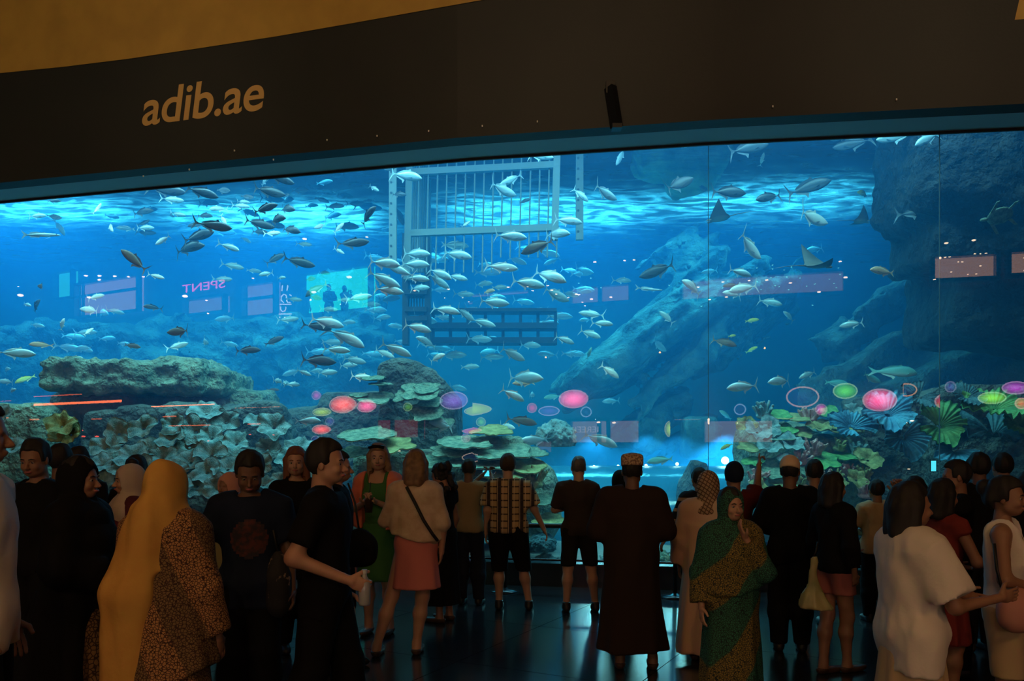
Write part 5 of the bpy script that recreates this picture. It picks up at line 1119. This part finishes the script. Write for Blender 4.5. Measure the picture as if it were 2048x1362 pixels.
            for k in ('ra', 'la'):
                u = next(t for t in T if t[1] == k+'u'); fa = next(t for t in T if t[1] == k+'f'); sl = o.get('slv', 1.9)
                f.cap(u[2], u[3], u[4]+inf, u[5]+inf+.012, .06); flatcone(f, fa[2], fa[2]+(fa[3]-fa[2])*min(1, sl-1), fa[4]+inf+.012, fa[5]+inf+o.get('flare', .03), .04)
            skirtcone(f, o.get('hem', .08), 1.25, o.get('r', .25), .165+inf*.5, o.get('sy', .78), o.get('cx', 0), o.get('cy', 0), o.get('folds', 7), o.get('fa', .05), .08, x)
            X, Y, Z = f.grid(); clipf(f, np.where(np.abs(X) < .075, Z-o.get('neck', 1.50), -1)+0*Y); wrinkle(f, .018, (8, 8, 1.6), x)
        elif kd == 'hood':   # head scarf over head, neck and shoulders, open at the face
            f = Field((-.46, -.40, .30 if o.get('tail') else 1.0), (.42, .40, 1.86), hv*.8); c = piv
            f.ell(c+np.array((0, -.012, .125)), (.100, .122, .128), .03); f.cap(c+np.array((0, -.02, .05)), c+np.array((0, -.01, -.05)), .092, .105, .05); f.ell((lean[0]*.5, 0, 1.40), o.get('sh', (.215, .155, .12)), .07)
            if o.get('drop', 1.22) < 1.3: skirtcone(f, o.get('drop', 1.22), 1.42, o.get('r', .25), .17, .72, 0, .0, 6, .05, .06, x)
            if o.get('tail'):
                tx, ty = o['tail']
                for q_ in (0, .09, .18): f.cap((tx*.3+q_*.3, -.10, 1.50), (tx*.9+q_*.6-.02, ty-.02, 1.12), .075, .075, .07); f.cap((tx*.9+q_*.6-.02, ty-.02, 1.12), (tx*1.35+q_*.75, ty, .44), .075, .07, .07)
            X, Y, Z = f.grid(); hc_ = hx([(0, .118, .075)])[0]; dx = rotM(0, 0, math.radians(-hyaw)) @ np.array((0, 0, 0)); 
            f.ell(hc_, (.068, .105, .098), sub=True, rot=(math.radians(hpitch), 0, math.radians(hyaw))); clipf(f, o.get('drop', 1.22)-Z+0*X+0*Y) if not o.get('tail') else None; wrinkle(f, .022 if o.get('tail') else .014, (11, 11, 2.0), x)
        elif kd == 'shawl':  # wrap over shoulders and arms
            inf = o.get('inf', .035); f = Field((bb[0][0], bb[0][1], o.get('hem', .95)-.1), (bb[1][0], bb[1][1], 1.6), hv); draw(f, T, inf, .08, {'torso', 'rau', 'lau'})
            skirtcone(f, o.get('hem', .95), 1.42, o.get('r', .26), .19, o.get('sy', .72), o.get('cx', 0), o.get('cy', 0), 7, o.get('fa', .04), .08, x)
            X, Y, Z = f.grid(); sl = o.get('slant', 0); clipf(f, o.get('hem', .95)+sl*X-Z+0*Y); clipf(f, np.where(np.abs(X) < .08, Z-1.50, -1)+0*Y)
            if o.get('open'): clipf(f, np.where(np.abs(X) < o['open'], Y+.02, -1)+0*Z)
            wrinkle(f, .018, (9, 9, 2), x)
        gv, gq = f.mesh(); RIG[(key, name)] = (gv, gq); blob(name, gv, gq, m, e)
    RIG[key] = e
    return e
def patch(e, name, gar, m, mask, off=.004):
    """a printed or sewn-on field lying on a garment"""
    gv, gq = gar; c = gv[gq].mean(1); keep = mask(c); q = gq[keep]; a, b = gv[q[:, 2]]-gv[q[:, 0]], gv[q[:, 3]]-gv[q[:, 1]]; nf = np.cross(a, b); nf /= np.linalg.norm(nf, axis=1)[:, None]+1e-9
    nv = np.zeros_like(gv); 
    for i in range(4): np.add.at(nv, q[:, i], nf)
    nv /= np.linalg.norm(nv, axis=1)[:, None]+1e-9; u, inv = np.unique(q, return_inverse=True); return blob(name, (gv+nv*off)[u], inv.reshape(q.shape), m, e)
def wave_mat(name, base, bands, rough=.9):
    """cloth with woven stripes: bands = list of (axis vector, scale, threshold, colour)"""
    m = bpy.data.materials.new(name); m.use_nodes = True; nt = m.node_tree; b = nt.nodes['Principled BSDF']; b.inputs['Roughness'].default_value = rough; b.inputs['Specular IOR Level'].default_value = .15
    tc = nt.nodes.new('ShaderNodeTexCoord'); last = None
    for ax, sc, thr, col, soft in bands:
        dp = nt.nodes.new('ShaderNodeVectorMath'); dp.operation = 'DOT_PRODUCT'; dp.inputs[1].default_value = ax; nt.links.new(tc.outputs['Object'], dp.inputs[0])
        s = nt.nodes.new('ShaderNodeMath'); s.operation = 'MULTIPLY'; s.inputs[1].default_value = sc*6.283; nt.links.new(dp.outputs['Value'], s.inputs[0])
        n = nt.nodes.new('ShaderNodeMath'); n.operation = 'SINE'; nt.links.new(s.outputs[0], n.inputs[0])
        r = nt.nodes.new('ShaderNodeMapRange'); r.inputs['From Min'].default_value = thr; r.inputs['From Max'].default_value = thr+soft; nt.links.new(n.outputs[0], r.inputs['Value'])
        mx = nt.nodes.new('ShaderNodeMix'); mx.data_type = 'RGBA'; nt.links.new(r.outputs[0], mx.inputs['Factor'])
        if last is None: mx.inputs['A'].default_value = (*base, 1)
        else: nt.links.new(last, mx.inputs['A'])
        mx.inputs['B'].default_value = (*col, 1); last = mx.outputs['Result']
    nt.links.new(last, b.inputs['Base Color']); return m
def motif_mat(name, base, motif, band, scale=22, ax=(1, 0, .25), bs=3.0):
    """printed cotton: small motifs on a ground, with darker bands"""
    m = bpy.data.materials.new(name); m.use_nodes = True; nt = m.node_tree; b = nt.nodes['Principled BSDF']; b.inputs['Roughness'].default_value = .9; b.inputs['Specular IOR Level'].default_value = .15
    tc = nt.nodes.new('ShaderNodeTexCoord'); v = nt.nodes.new('ShaderNodeTexVoronoi'); v.inputs['Scale'].default_value = scale; v.feature = 'DISTANCE_TO_EDGE'; nt.links.new(tc.outputs['Object'], v.inputs['Vector'])
    r = nt.nodes.new('ShaderNodeMapRange'); r.inputs['From Min'].default_value = .06; r.inputs['From Max'].default_value = .14; nt.links.new(v.outputs['Distance'], r.inputs['Value'])
    dp = nt.nodes.new('ShaderNodeVectorMath'); dp.operation = 'DOT_PRODUCT'; dp.inputs[1].default_value = ax; nt.links.new(tc.outputs['Object'], dp.inputs[0])
    s = nt.nodes.new('ShaderNodeMath'); s.operation = 'MULTIPLY'; s.inputs[1].default_value = bs*6.283; nt.links.new(dp.outputs['Value'], s.inputs[0]); n = nt.nodes.new('ShaderNodeMath'); n.operation = 'SINE'; nt.links.new(s.outputs[0], n.inputs[0])
    g = nt.nodes.new('ShaderNodeMapRange'); g.inputs['From Min'].default_value = -.1; g.inputs['From Max'].default_value = .05; nt.links.new(n.outputs[0], g.inputs['Value'])
    a = nt.nodes.new('ShaderNodeMix'); a.data_type = 'RGBA'; a.inputs['A'].default_value = (*band, 1); a.inputs['B'].default_value = (*base, 1); nt.links.new(g.outputs[0], a.inputs['Factor'])
    c = nt.nodes.new('ShaderNodeMix'); c.data_type = 'RGBA'; c.inputs['A'].default_value = (*motif, 1); nt.links.new(a.outputs['Result'], c.inputs['B']); nt.links.new(r.outputs[0], c.inputs['Factor']); nt.links.new(c.outputs['Result'], b.inputs['Base Color']); return m
BK = cloth('black_cloth', (.006, .006, .007)); BK2 = cloth('charcoal_cloth', (.016, .014, .013)); NV = cloth('navy_cloth', (.010, .016, .035)); WH = cloth('white_cloth', (.70, .64, .56)); CR = cloth('cream_cloth', (.62, .48, .34), (.50, .36, .24), 12)
DEN = cloth('dark_denim', (.012, .014, .024)); TAN = cloth('tan_cloth', (.30, .20, .10)); PINK = cloth('coral_pink_cloth', (.62, .20, .17)); PINK2 = cloth('pink_shorts_cloth', (.40, .14, .12)); MAR = cloth('maroon_cloth', (.10, .014, .012)); GRN = cloth('green_dress_cloth', (.05, .16, .05)); COR = cloth('coral_shawl_cloth', (.75, .20, .12)); YEL = cloth('gold_scarf_cloth', (.66, .38, .09), (.58, .31, .07), 5)
DRO = cloth('dark_robe_cloth', (.030, .018, .015)); REDC = cloth('red_dress_cloth', (.22, .035, .03)); BEI = cloth('beige_cloth', (.52, .38, .22)); OLT = cloth('olive_cloth', (.28, .24, .11)); PKH = cloth('pink_hijab_cloth', (.62, .30, .22)); DT = cloth('dark_tee_cloth', (.045, .032, .026)); WHH = cloth('pale_hijab_cloth', (.55, .46, .38)); PLUM = cloth('maroon_top_cloth', (.09, .02, .03)); BLG = cloth('taupe_robe_cloth', (.60, .42, .29))
KUM = mat('kuma_embroidery', (.55, .38, .22), .8, col2=(.20, .11, .07), scale=60, detail=2, lo=.45, hi=.55)
KUF = cloth('kufi_cloth', (.75, .55, .36)); SOLE = mat('shoe_black', (.012, .011, .010), .5); SAN = mat('sandal_brown', (.06, .03, .015), .6)
PLAID = wave_mat('plaid_cloth', (.50, .34, .16), [((1, 0, 0), 8, .0, (.045, .035, .035), .5), ((0, 0, 1), 13, .72, (.06, .045, .04), .2), ((1, 0, 0), 16, .93, (.7, .55, .36), .06)])
STRP = wave_mat('striped_cloth', (.015, .015, .02), [((0, 0, 1), 8, .55, (.40, .27, .16), .1)])
KERC = wave_mat('checked_kerchief', (.42, .28, .17), [((.7, .3, 1), 26, .5, (.12, .07, .04), .2), ((1, .2, -.5), 26, .6, (.14, .08, .05), .2)])
ORN = motif_mat('ornament_shawl', (.42, .22, .09), (.05, .025, .02), (.20, .13, .06), 75, (1, .2, .45), 3.0); GSH = motif_mat('green_gold_shawl', (.04, .16, .10), (.02, .03, .03), (.26, .19, .05), 70, (.8, .3, .6), 2.2); GLD = motif_mat('gold_brown_skirt', (.16, .09, .04), (.05, .03, .02), (.26, .15, .06), 40, (1, .4, 0), 5)
PRT = mat('shirt_print', (.09, .02, .015), .8, col2=(.02, .015, .02), scale=30, lo=.4, hi=.6)

S_SHOE = ('shoe', SOLE); S_SAN = ('sandal', SAN)
def tee(m, **o): return ('top', 'shirt', m, o)
def trou(m, **o): return ('legs', 'trousers', m, o)
def shorts(m, **o): o.setdefault('hem', .50); return ('legs', 'shorts', m, o)
# --- along the rail
person('tan', 938, 9.1, 917, -12, 'man in tan shirt and jeans photographing the tank with a camera', [tee(TAN, hem=.88, slv=1.5), trou(DEN)], 'crop', 'k', 'b', ra='camr', la='caml', hands=('grip', 'grip'), shoes=S_SHOE, st=(.09, 0, .13, 0))
person('plaid', 1016, 8.8, 908, -4, 'heavy man in plaid short sleeved shirt and dark shorts', [tee(PLAID, hem=.88, slv=.85, flare=.035, inf=.022), shorts(BK, hem=.44, inf=.03)], 'short', 'n', 'f', fat=.035, w=1.08, ra='out', la='down', shoes=S_SHOE, st=(.10, 0, .24, 0))
person('fold', 1157, 8.7, 912, 0, 'man in dark tee and knee shorts with folded arms', [tee(DT, hem=.86, slv=.9), shorts(BK2, hem=.52, inf=.024)], 'crop', 'g', 'f', ra='fold', la='fold', shoes=S_SHOE, st=(.14, 0, .19, 0))
person('abaya2', 1240, 8.9, 941, 0, 'woman in black abaya half hidden by the man in the robe', [('robe', 'abaya', BK, dict(r=.24)), ('hood', 'headscarf', BK, {})], None, 'k', 't', fem=1, la='side', shoes=S_SAN)
person('robe', 1264, 6.45, 911, -6, 'bearded man in long dark robe and embroidered cap', [('robe', 'robe', DRO, dict(r=.30, hem=.16, inf=.034, fa=.03, folds=6))], 'kuma', KUM, 'b', ra='front', la='front', shoes=S_SAN, st=(.10, 0, .17, 0), w=1.1)
person('curly', 886, 8.2, 926, 62, 'woman with curly dark hair in black dress facing the cream shawl', [tee(BK, slv=.3, hem=.9), ('skirt', 'skirt', BK, dict(hem=.2, r=.24))], 'curly', 'k', 't', fem=1, shoes=S_SAN, hpitch=-20)
# --- middle group
person('cream', 832, 6.85, 900, -4, 'woman with light bob hair in cream shawl and coral skirt, seen from behind', [('shawl', 'shawl', CR, dict(hem=1.0, r=.235, sy=.68, slant=-.22, inf=.022)), ('skirt', 'skirt', PINK, dict(hem=.58, r=.215, folds=7, fa=.03))], 'bob', 'l', 'f', fem=1, ra='side', la='front', shoes=S_SAN, st=(.33, -.05, .0, .05))
person('green', 757, 7.65, 887, 172, 'woman in green dress and coral wrap holding a drink', [('top', 'dress_top', GRN, dict(slv=0, hem=.9, strap=.13, neck=1.40)), ('skirt', 'dress_skirt', GRN, dict(hem=.50, r=.20, folds=6)), ('shawl', 'wrap', COR, dict(hem=.98, r=.25, open=.10, inf=.026, slant=.1))], 'long', 'l', 'f', fem=1, face=True, ra='cup', la='cup', hands=('grip', 'grip'), shoes=S_SAN, hyaw=12)
person('sandra', 592, 7.0, 894, -158, 'smiling woman with auburn hair in black top', [tee(BK, slv=1.6), trou(BK)], 'long', 'r', 'f', fem=1, face=True, hyaw=-12, shoes=S_SHOE)
person('bag', 676, 6.4, 902, -85, 'man in black tee and shorts with round black bag, behind the striding man', [tee(BK, slv=.7), shorts(BK, hem=.46, inf=.03)], 'short', 'k', 'f', ra='side', la='down', shoes=S_SHOE, st=(.10, .05, .12, -.05))
person('stride', 652, 4.6, 879, -88, 'tall man in black tee striding with a bottle in hand', [tee(BK, slv=.75, hem=.80, inf=.026), trou(BK, inf=.03)], 'short', 'k', 'f', face=True, ra=((.27, -.12, 1.14), (.24, .16, 1.02)), la='down', hands=('relax', 'grip'), shoes=S_SHOE, st=(.10, .18, .12, -.16), hyaw=-6)
person('navy', 500, 5.0, 899, -164, 'young man in navy tee with a faded red print, looking down', [tee(NV, slv=.75, hem=.78, inf=.026), trou(BK, inf=.03)], 'short', 'k', 'b', face=True, hpitch=-24, ra='out', la='down', hands=('grip', 'relax'), shoes=S_SHOE)
person('pinkhij', 458, 7.0, 946, 150, 'woman in pink headscarf and yellow tunic behind the navy tee', [('robe', 'tunic', OLT, dict(r=.25, hem=.42)), ('hood', 'headscarf', PKH, {}), trou(BK)], None, 'k', 't', fem=1, shoes=S_SAN)
# --- left group
person('gold', 332, 3.9, 921, -10, 'woman in long gold headscarf and ornamented shawl, seen from behind', [('robe', 'dress', ORN, dict(r=.30, hem=.05, inf=.02, folds=8)), ('shawl', 'shawl', ORN, dict(hem=.62, r=.30, inf=.03, slant=.5, sy=.75)), ('hood', 'headscarf', YEL, dict(sh=(.20, .15, .13), drop=1.24, r=.23, tail=(-.16, -.13)))], None, 'k', 't', fem=1, vox=.017, shoes=S_SAN)
person('whitehij', 258, 6.0, 928, 128, 'woman in white headscarf and maroon top looking aside', [('robe', 'maroon_top', PLUM, dict(r=.26, hem=.5)), ('hood', 'headscarf', WHH, dict(drop=1.2, r=.22)), trou(BK)], None, 'k', 'f', fem=1, face=True, shoes=S_SAN)
person('abaya', 160, 4.6, 914, -92, 'woman wrapped in a wide black cloak over a gold brown skirt', [('robe', 'skirt', GLD, dict(r=.30, hem=.05, folds=9, fa=.06)), ('robe', 'cloak', BK, dict(r=.36, hem=.46, inf=.05, cy=-.10, fa=.05)), ('hood', 'hood', BK, dict(drop=1.1, r=.30))], 'short', 'k', 't', fem=1, face=True, ra='front', la='front', shoes=S_SAN)
person('whiteshirt', -46, 3.4, 800, -70, 'tall man in white shirt standing at the end of the crowd', [tee(WH, slv=.7, hem=.82, inf=.03), trou(BK)], 'short', 'k', 't', ra='side', la='down', shoes=S_SHOE)
person('capman', 74, 5.6, 878, 160, 'dark haired man with a beard glancing down beside the black cloak', [tee(BK, slv=.8), trou(BK)], 'short', 'k', 't', face=True, hyaw=20, hpitch=-12, shoes=S_SHOE)
person('backa', 122, 6.6, 889, 5, 'dark haired man facing the tank behind the black cloak', [tee(BK, slv=.8), trou(DEN)], 'short', 'k', 'b', shoes=S_SHOE)
person('backb', 160, 7.2, 892, -8, 'man in charcoal shirt facing the tank beyond the black cloak', [tee(BK2, slv=.8), trou(DEN)], 'crop', 'k', 'b', shoes=S_SHOE)
person('backc', 274, 7.0, 911, 8, 'dark haired person facing the tank behind the white headscarf', [tee(BK, slv=.8), trou(DEN)], 'bun', 'k', 't', fem=1, shoes=S_SHOE)
# --- right group
person('striped', 1398, 8.4, 936, 8, 'man in dark striped shirt facing the tank', [tee(STRP, slv=1.6), trou(BK)], 'short', 'k', 't', la='out', shoes=S_SHOE)
person('kerchief', 1412, 6.7, 943, -20, 'person in checked head kerchief and long pale robe', [('robe', 'robe', BLG, dict(r=.24, hem=.07, inf=.03, cx=-.05)), ('hood', 'kerchief', KERC, dict(drop=1.36, sh=(.16, .13, .08)))], None, 'k', 't', lean=(.02, .02), shoes=S_SAN)
person('point', 1468, 7.4, 928, -4, 'man in dark beanie and maroon shirt pointing up at the tank', [tee(MAR, slv=.9, flare=.03, inf=.025), trou(BK)], 'beanie', NV, 't', ra='point', la='down', hands=('relax', 'point'), shoes=S_SHOE)
person('kufi', 1580, 7.0, 914, -12, 'man in white round cap and black jacket, seen from behind', [('top', 'jacket', BK, dict(slv=1.9, hem=.80, inf=.03)), trou(BK, inf=.03)], 'kufi', KUF, 'b', hyaw=-14, ra='front', la='front', shoes=S_SHOE)
person('tank', 1628, 8.0, 920, -4, 'boy in white sleeveless top with a dark shoulder strap', [('top', 'vest', WH, dict(slv=0, strap=.13)), shorts(BK)], 'short', 'k', 't', shoes=S_SHOE)
person('shortsw', 1668, 6.3, 945, -68, 'woman in black top and pink shorts carrying a plastic bag', [tee(BK, slv=1.7, hem=.90, inf=.03), shorts(PINK2, hem=.70, inf=.03)], 'bob', 'k', 't', fem=1, ra='side', la='front', hands=('relax', 'grip'), shoes=S_SAN, st=(.02, -.08, .03, .14))
person('boy', 1752, 8.2, 960, 4, 'short boy in beige tee and dark trousers facing the tank', [tee(BEI, slv=.8, inf=.03), trou(BK)], 'short', 'k', 't', ra='front', la='front', shoes=S_SHOE)
person('green2', 1462, 5.2, 976, -172, 'woman in green and gold patterned shawl glancing back', [('robe', 'dress', GSH, dict(r=.27, hem=.04, folds=8)), ('shawl', 'shawl', GSH, dict(hem=.98, r=.28, inf=.035, slant=-.35)), ('hood', 'headscarf', GSH, dict(drop=1.2, r=.24))], 'short', 'k', 'f', fem=1, face=True, la='chin', hands=('relax', 'relax'), shoes=S_SAN, hyaw=8)
person('white', 1822, 4.0, 965, -84, 'woman in loose white top and beige skirt walking past', [('top', 'blouse', WH, dict(slv=.85, hem=.74, inf=.055, flare=.04, wr=.034)), ('skirt', 'skirt', BEI, dict(hem=.30, r=.27, folds=9, fa=.06))], 'bob', 'k', 't', fem=1, ra=((.24, .10, 1.12), (.22, .36, 1.16)), la='reach', shoes=S_SAN, st=(.10, .12, .10, -.14))
person('reddress', 1888, 5.5, 958, -72, 'woman with dark hair in a red dress', [('top', 'dress_top', REDC, dict(slv=.25, hem=.9)), ('skirt', 'dress_skirt', REDC, dict(hem=.5, r=.21))], 'bob', 'k', 't', fem=1, face=False, ra='front', la='front', shoes=S_SAN)
person('phone', 1912, 6.25, 921, 78, 'bearded man in dark shirt holding up a glowing phone', [tee(BK, slv=.8), trou(BK)], 'short', 'k', 't', ra='photo', la='photo', hands=('grip', 'grip'), shoes=S_SHOE)
person('rback', 1955, 7.0, 906, 6, 'dark haired man in black tee behind the glowing phone', [tee(BK, slv=.8), trou(BK)], 'short', 'k', 'b', shoes=S_SHOE)
person('rback2', 2004, 7.6, 907, -6, 'man in charcoal tee with thick dark hair facing the tank', [tee(BK2, slv=.8), trou(BK)], 'short', 'k', 't', shoes=S_SHOE)
person('tankw', 2012, 4.6, 953, -128, 'woman with pulled back hair in white tank top and beige shorts', [('top', 'tank_top', WH, dict(slv=0, hem=.80, strap=.115, neck=1.36, inf=.022)), shorts(BEI, hem=.52, inf=.028)], 'bun', 'k', 't', fem=1, face=True, ra='front', la='front', hyaw=-4, shoes=S_SAN)
person('redge', 2058, 5.2, 944, 20, 'dark haired person in black at the end of the rail crowd', [tee(BK, slv=.8), trou(BK)], 'short', 'k', 'b', shoes=S_SHOE)
person('low', 1828, 7.0, 953, 6, 'short dark haired woman facing the tank behind the white top', [tee(BK2, slv=.8), trou(BK)], 'bob', 'k', 't', fem=1, shoes=S_SHOE)

# --- things people wear or carry
patch(RIG['navy'], 'shirt_print', RIG[('navy', 'shirt')], PRT, lambda c: (c[:, 1] > 0) & ((c[:, 0]/.11)**2+((c[:, 2]-1.22)/.12)**2 < 1))
o = RIG[('cream', 'shawl')]; e = RIG['cream']
t = MB(); t.tube([(-.05, -.165, 1.46), (.03, -.185, 1.32), (.10, -.185, 1.18), (.17, -.15, 1.06), (.20, -.08, 1.0)], .014, 8); t.build('bag_strap', mat('strap_black', (.008, .008, .008), .6), e)
e = RIG['tank']; t = MB(); t.tube([(.06, -.13, 1.46), (.08, -.14, 1.30), (.10, -.13, 1.12)], .016, 8); t.build('shoulder_strap', mat('strap_black'), e)
e = RIG['green']
for q in (-1, 1):
    t = MB(); c = (q*.078, .02, 1.585); t.box(c, (.004, .026, .034), Matrix.Rotation(.785, 3, 'X')); t.build('earring', mat('earring_gold', (.8, .6, .25), .3, .8), e)
t = MB(); t.tube([(-.07, .06, 1.735), (-.03, .085, 1.745), (.03, .085, 1.745), (.07, .06, 1.735)], .016, 8); t.build('sunglasses', mat('sunglass_black', (.01, .01, .01), .1), e)
e = RIG['robe']
def held(key, arm, off=(0, .03, -.09)):
    e = RIG[key]; bpy.context.view_layer.update(); w = RIG[(key, arm)]; return e.matrix_world @ Vector((w[0]+off[0], w[1]+off[1], w[2]+off[2]))
bpy.context.view_layer.update()
# drink, bottle
p = held('green', 'ra', (-.06, .05, -.04)); c = empty('drink_cup', p); tag(c, 'dark drink cup with a straw held by the woman in green', 'cup')
q = MB(); q.lathe([(.030, 0), (.040, .12), (.042, .125), (.034, .13)], (0, 0, -.05), 18); q.build('cup_body', mat('cup_dark', (.05, .025, .015), .3), c, True)
q = MB(); q.tube([(0, 0, .07), (.02, -.02, .22)], .004, 6); q.build('straw', mat('straw_dark', (.02, .02, .02), .4), c)
p = held('stride', 'ra', (-.03, .085, -.03)); c = empty('water_bottle', p); tag(c, 'small clear water bottle carried by the striding man', 'bottle')
q = MB(); q.lathe([(.028, 0), (.032, .01), (.032, .12), (.014, .155), (.013, .17)], (0, 0, -.11), 18); q.build('bottle_body', mat('bottle_plastic', (.35, .37, .38), .15, alpha=.6), c, True)
q = MB(); q.lathe([(.015, .17), (.015, .19)], (0, 0, -.11), 14); q.build('cap', mat('bottle_cap', (.5, .5, .55), .4), c)
# phones and camera
def device(key, arms, w, h, th, label, name, up=0.10, fwd=.05):
    a, b = held(key, arms[0], (0, fwd, up)), held(key, arms[1], (0, fwd, up)); p = (a+b)/2; ez = RIG[key].rotation_euler.z
    c = empty(name, p, ez); tag(c, label, name.split('_')[-1]); q = MB(); q.box((0, 0, 0), (w, th, h)); q.build('casing', SOLE, c)
    q = MB(); q.box((0, -th/2-.001, 0), (w*.92, .002, h*.9)); q.build('screen', emat('screen_cyan', (.08, .75, .9), 1.1), c); return c
device('tan', ('ra', 'la'), .115, .072, .022, 'small camera with a glowing cyan screen held by the tan shirt', 'pocket_camera', .03, .06)
pp_ = held('phone', 'ra', (0, .05, .08)); c = empty('mobile_phone', P(1866, 932, 6.1)); c.rotation_euler = (0, 0, .2); tag(c, 'glowing phone held up above the heads', 'phone'); q = MB(); q.box((0, 0, 0), (.045, .01, .085)); q.build('casing', SOLE, c); q = MB(); q.box((0, -.006, 0), (.041, .002, .077)); q.build('screen', emat('screen_cyan'), c) if 'screen_cyan' not in MATS else q.build('screen', MATS['screen_cyan'], c)
# bags
def soft_bag(name, c, r, m, label, strap=None, seed=1, amp=.03, sack=False):
    f = Field(np.array((-r[0], -r[1], -r[2]))-.08, np.array(r)+.08, .014); f.ell((0, 0, -.1*r[2]), r, .02); f.box((0, 0, -.3*r[2]), (r[0]*.85, r[1]*.8, r[2]*.6), .04, .06)
    if sack: f.S[:] = 9; skirtcone(f, -r[2], r[2], r[0], .018, .55, 0, 0, 7, .10, .01)
    wrinkle(f, amp, (7, 7, 5), seed)
    V, Q = f.mesh(); e = empty(name, c); tag(e, label, 'bag'); blob('bag_body', V, Q, m, e)
    if strap: t = MB(); t.tube(strap, .008, 6); t.build('strap', mat('strap_black'), e, True)
    return e
p = held('shortsw', 'ra', (0, -.08, -.14)); c = P(1627, 1165, 6.15); soft_bag('plastic_bag', c, (.12, .10, .19), mat('bag_plastic', (.50, .44, .22), .35, col2=(.30, .34, .14), scale=6), 'crumpled translucent plastic bag hanging beside the pink shorts', [(0, 0, .18), (.02, 0, .24), (.04, .02, .30)], 4, .03, True)
soft_bag('pink_handbag', P(2036, 1215, 4.35), (.10, .06, .12), mat('bag_pink', (.50, .22, .17), .6), 'salmon pink handbag on the hip of the white tank top', [(-.08, 0, .08), (-.10, .02, .20), (-.09, .06, .33)], 2, .006)
soft_bag('round_bag', P(718, 1092, 6.1), (.14, .10, .14), BK, 'round black bag carried by the man in black shorts', [(0, 0, .12), (-.04, .05, .32), (-.10, .1, .46)], 3, .01)
soft_bag('printed_bag', P(556, 1160, 4.95), (.07, .05, .20), mat('bag_print', (.012, .010, .010), .8, col2=(.30, .20, .13), scale=16, lo=.60, hi=.64), 'black cloth bag with pale scribble print hanging by the navy tee', [(0, 0, .16), (-.02, 0, .26), (-.03, 0, .30)], 5, .01)
# silhouettes of visitors in the green lit glass room across the hall
gx = [mirror(v, 640, FY).x for v in (590, 745)]; zz = mirror(660, 664, FY).z
m = MB(); m.box(((gx[0]+gx[1])/2, FY+.7, zz-.1), (abs(gx[1]-gx[0])+2, 1.3, .2)); o = m.build('floor_gallery', wallm); tag(o, 'gallery slab in front of the green lit room', None, None, 'structure')
for i, (px, tp, yw, sk) in enumerate(((658, 568, 175, 'fold'), (689, 571, 190, 'tan'), (607, 566, 180, 'plaid'))):
    src = RIG[sk]; c = copy_tree(src); a = mirror(px, tp, FY+.6); hh = a.z-zz; c.location = (a.x, FY+.6, zz); s = hh/1.772; c.scale = (s, s, s); c.rotation_euler = (0, 0, math.radians(yw)); tag(c, ('visitor with folded arms standing in the green lit room', 'visitor with raised hands standing in the green lit room', 'broad visitor at the edge of the green lit room')[i], 'person', 'visitors in the green lit room')
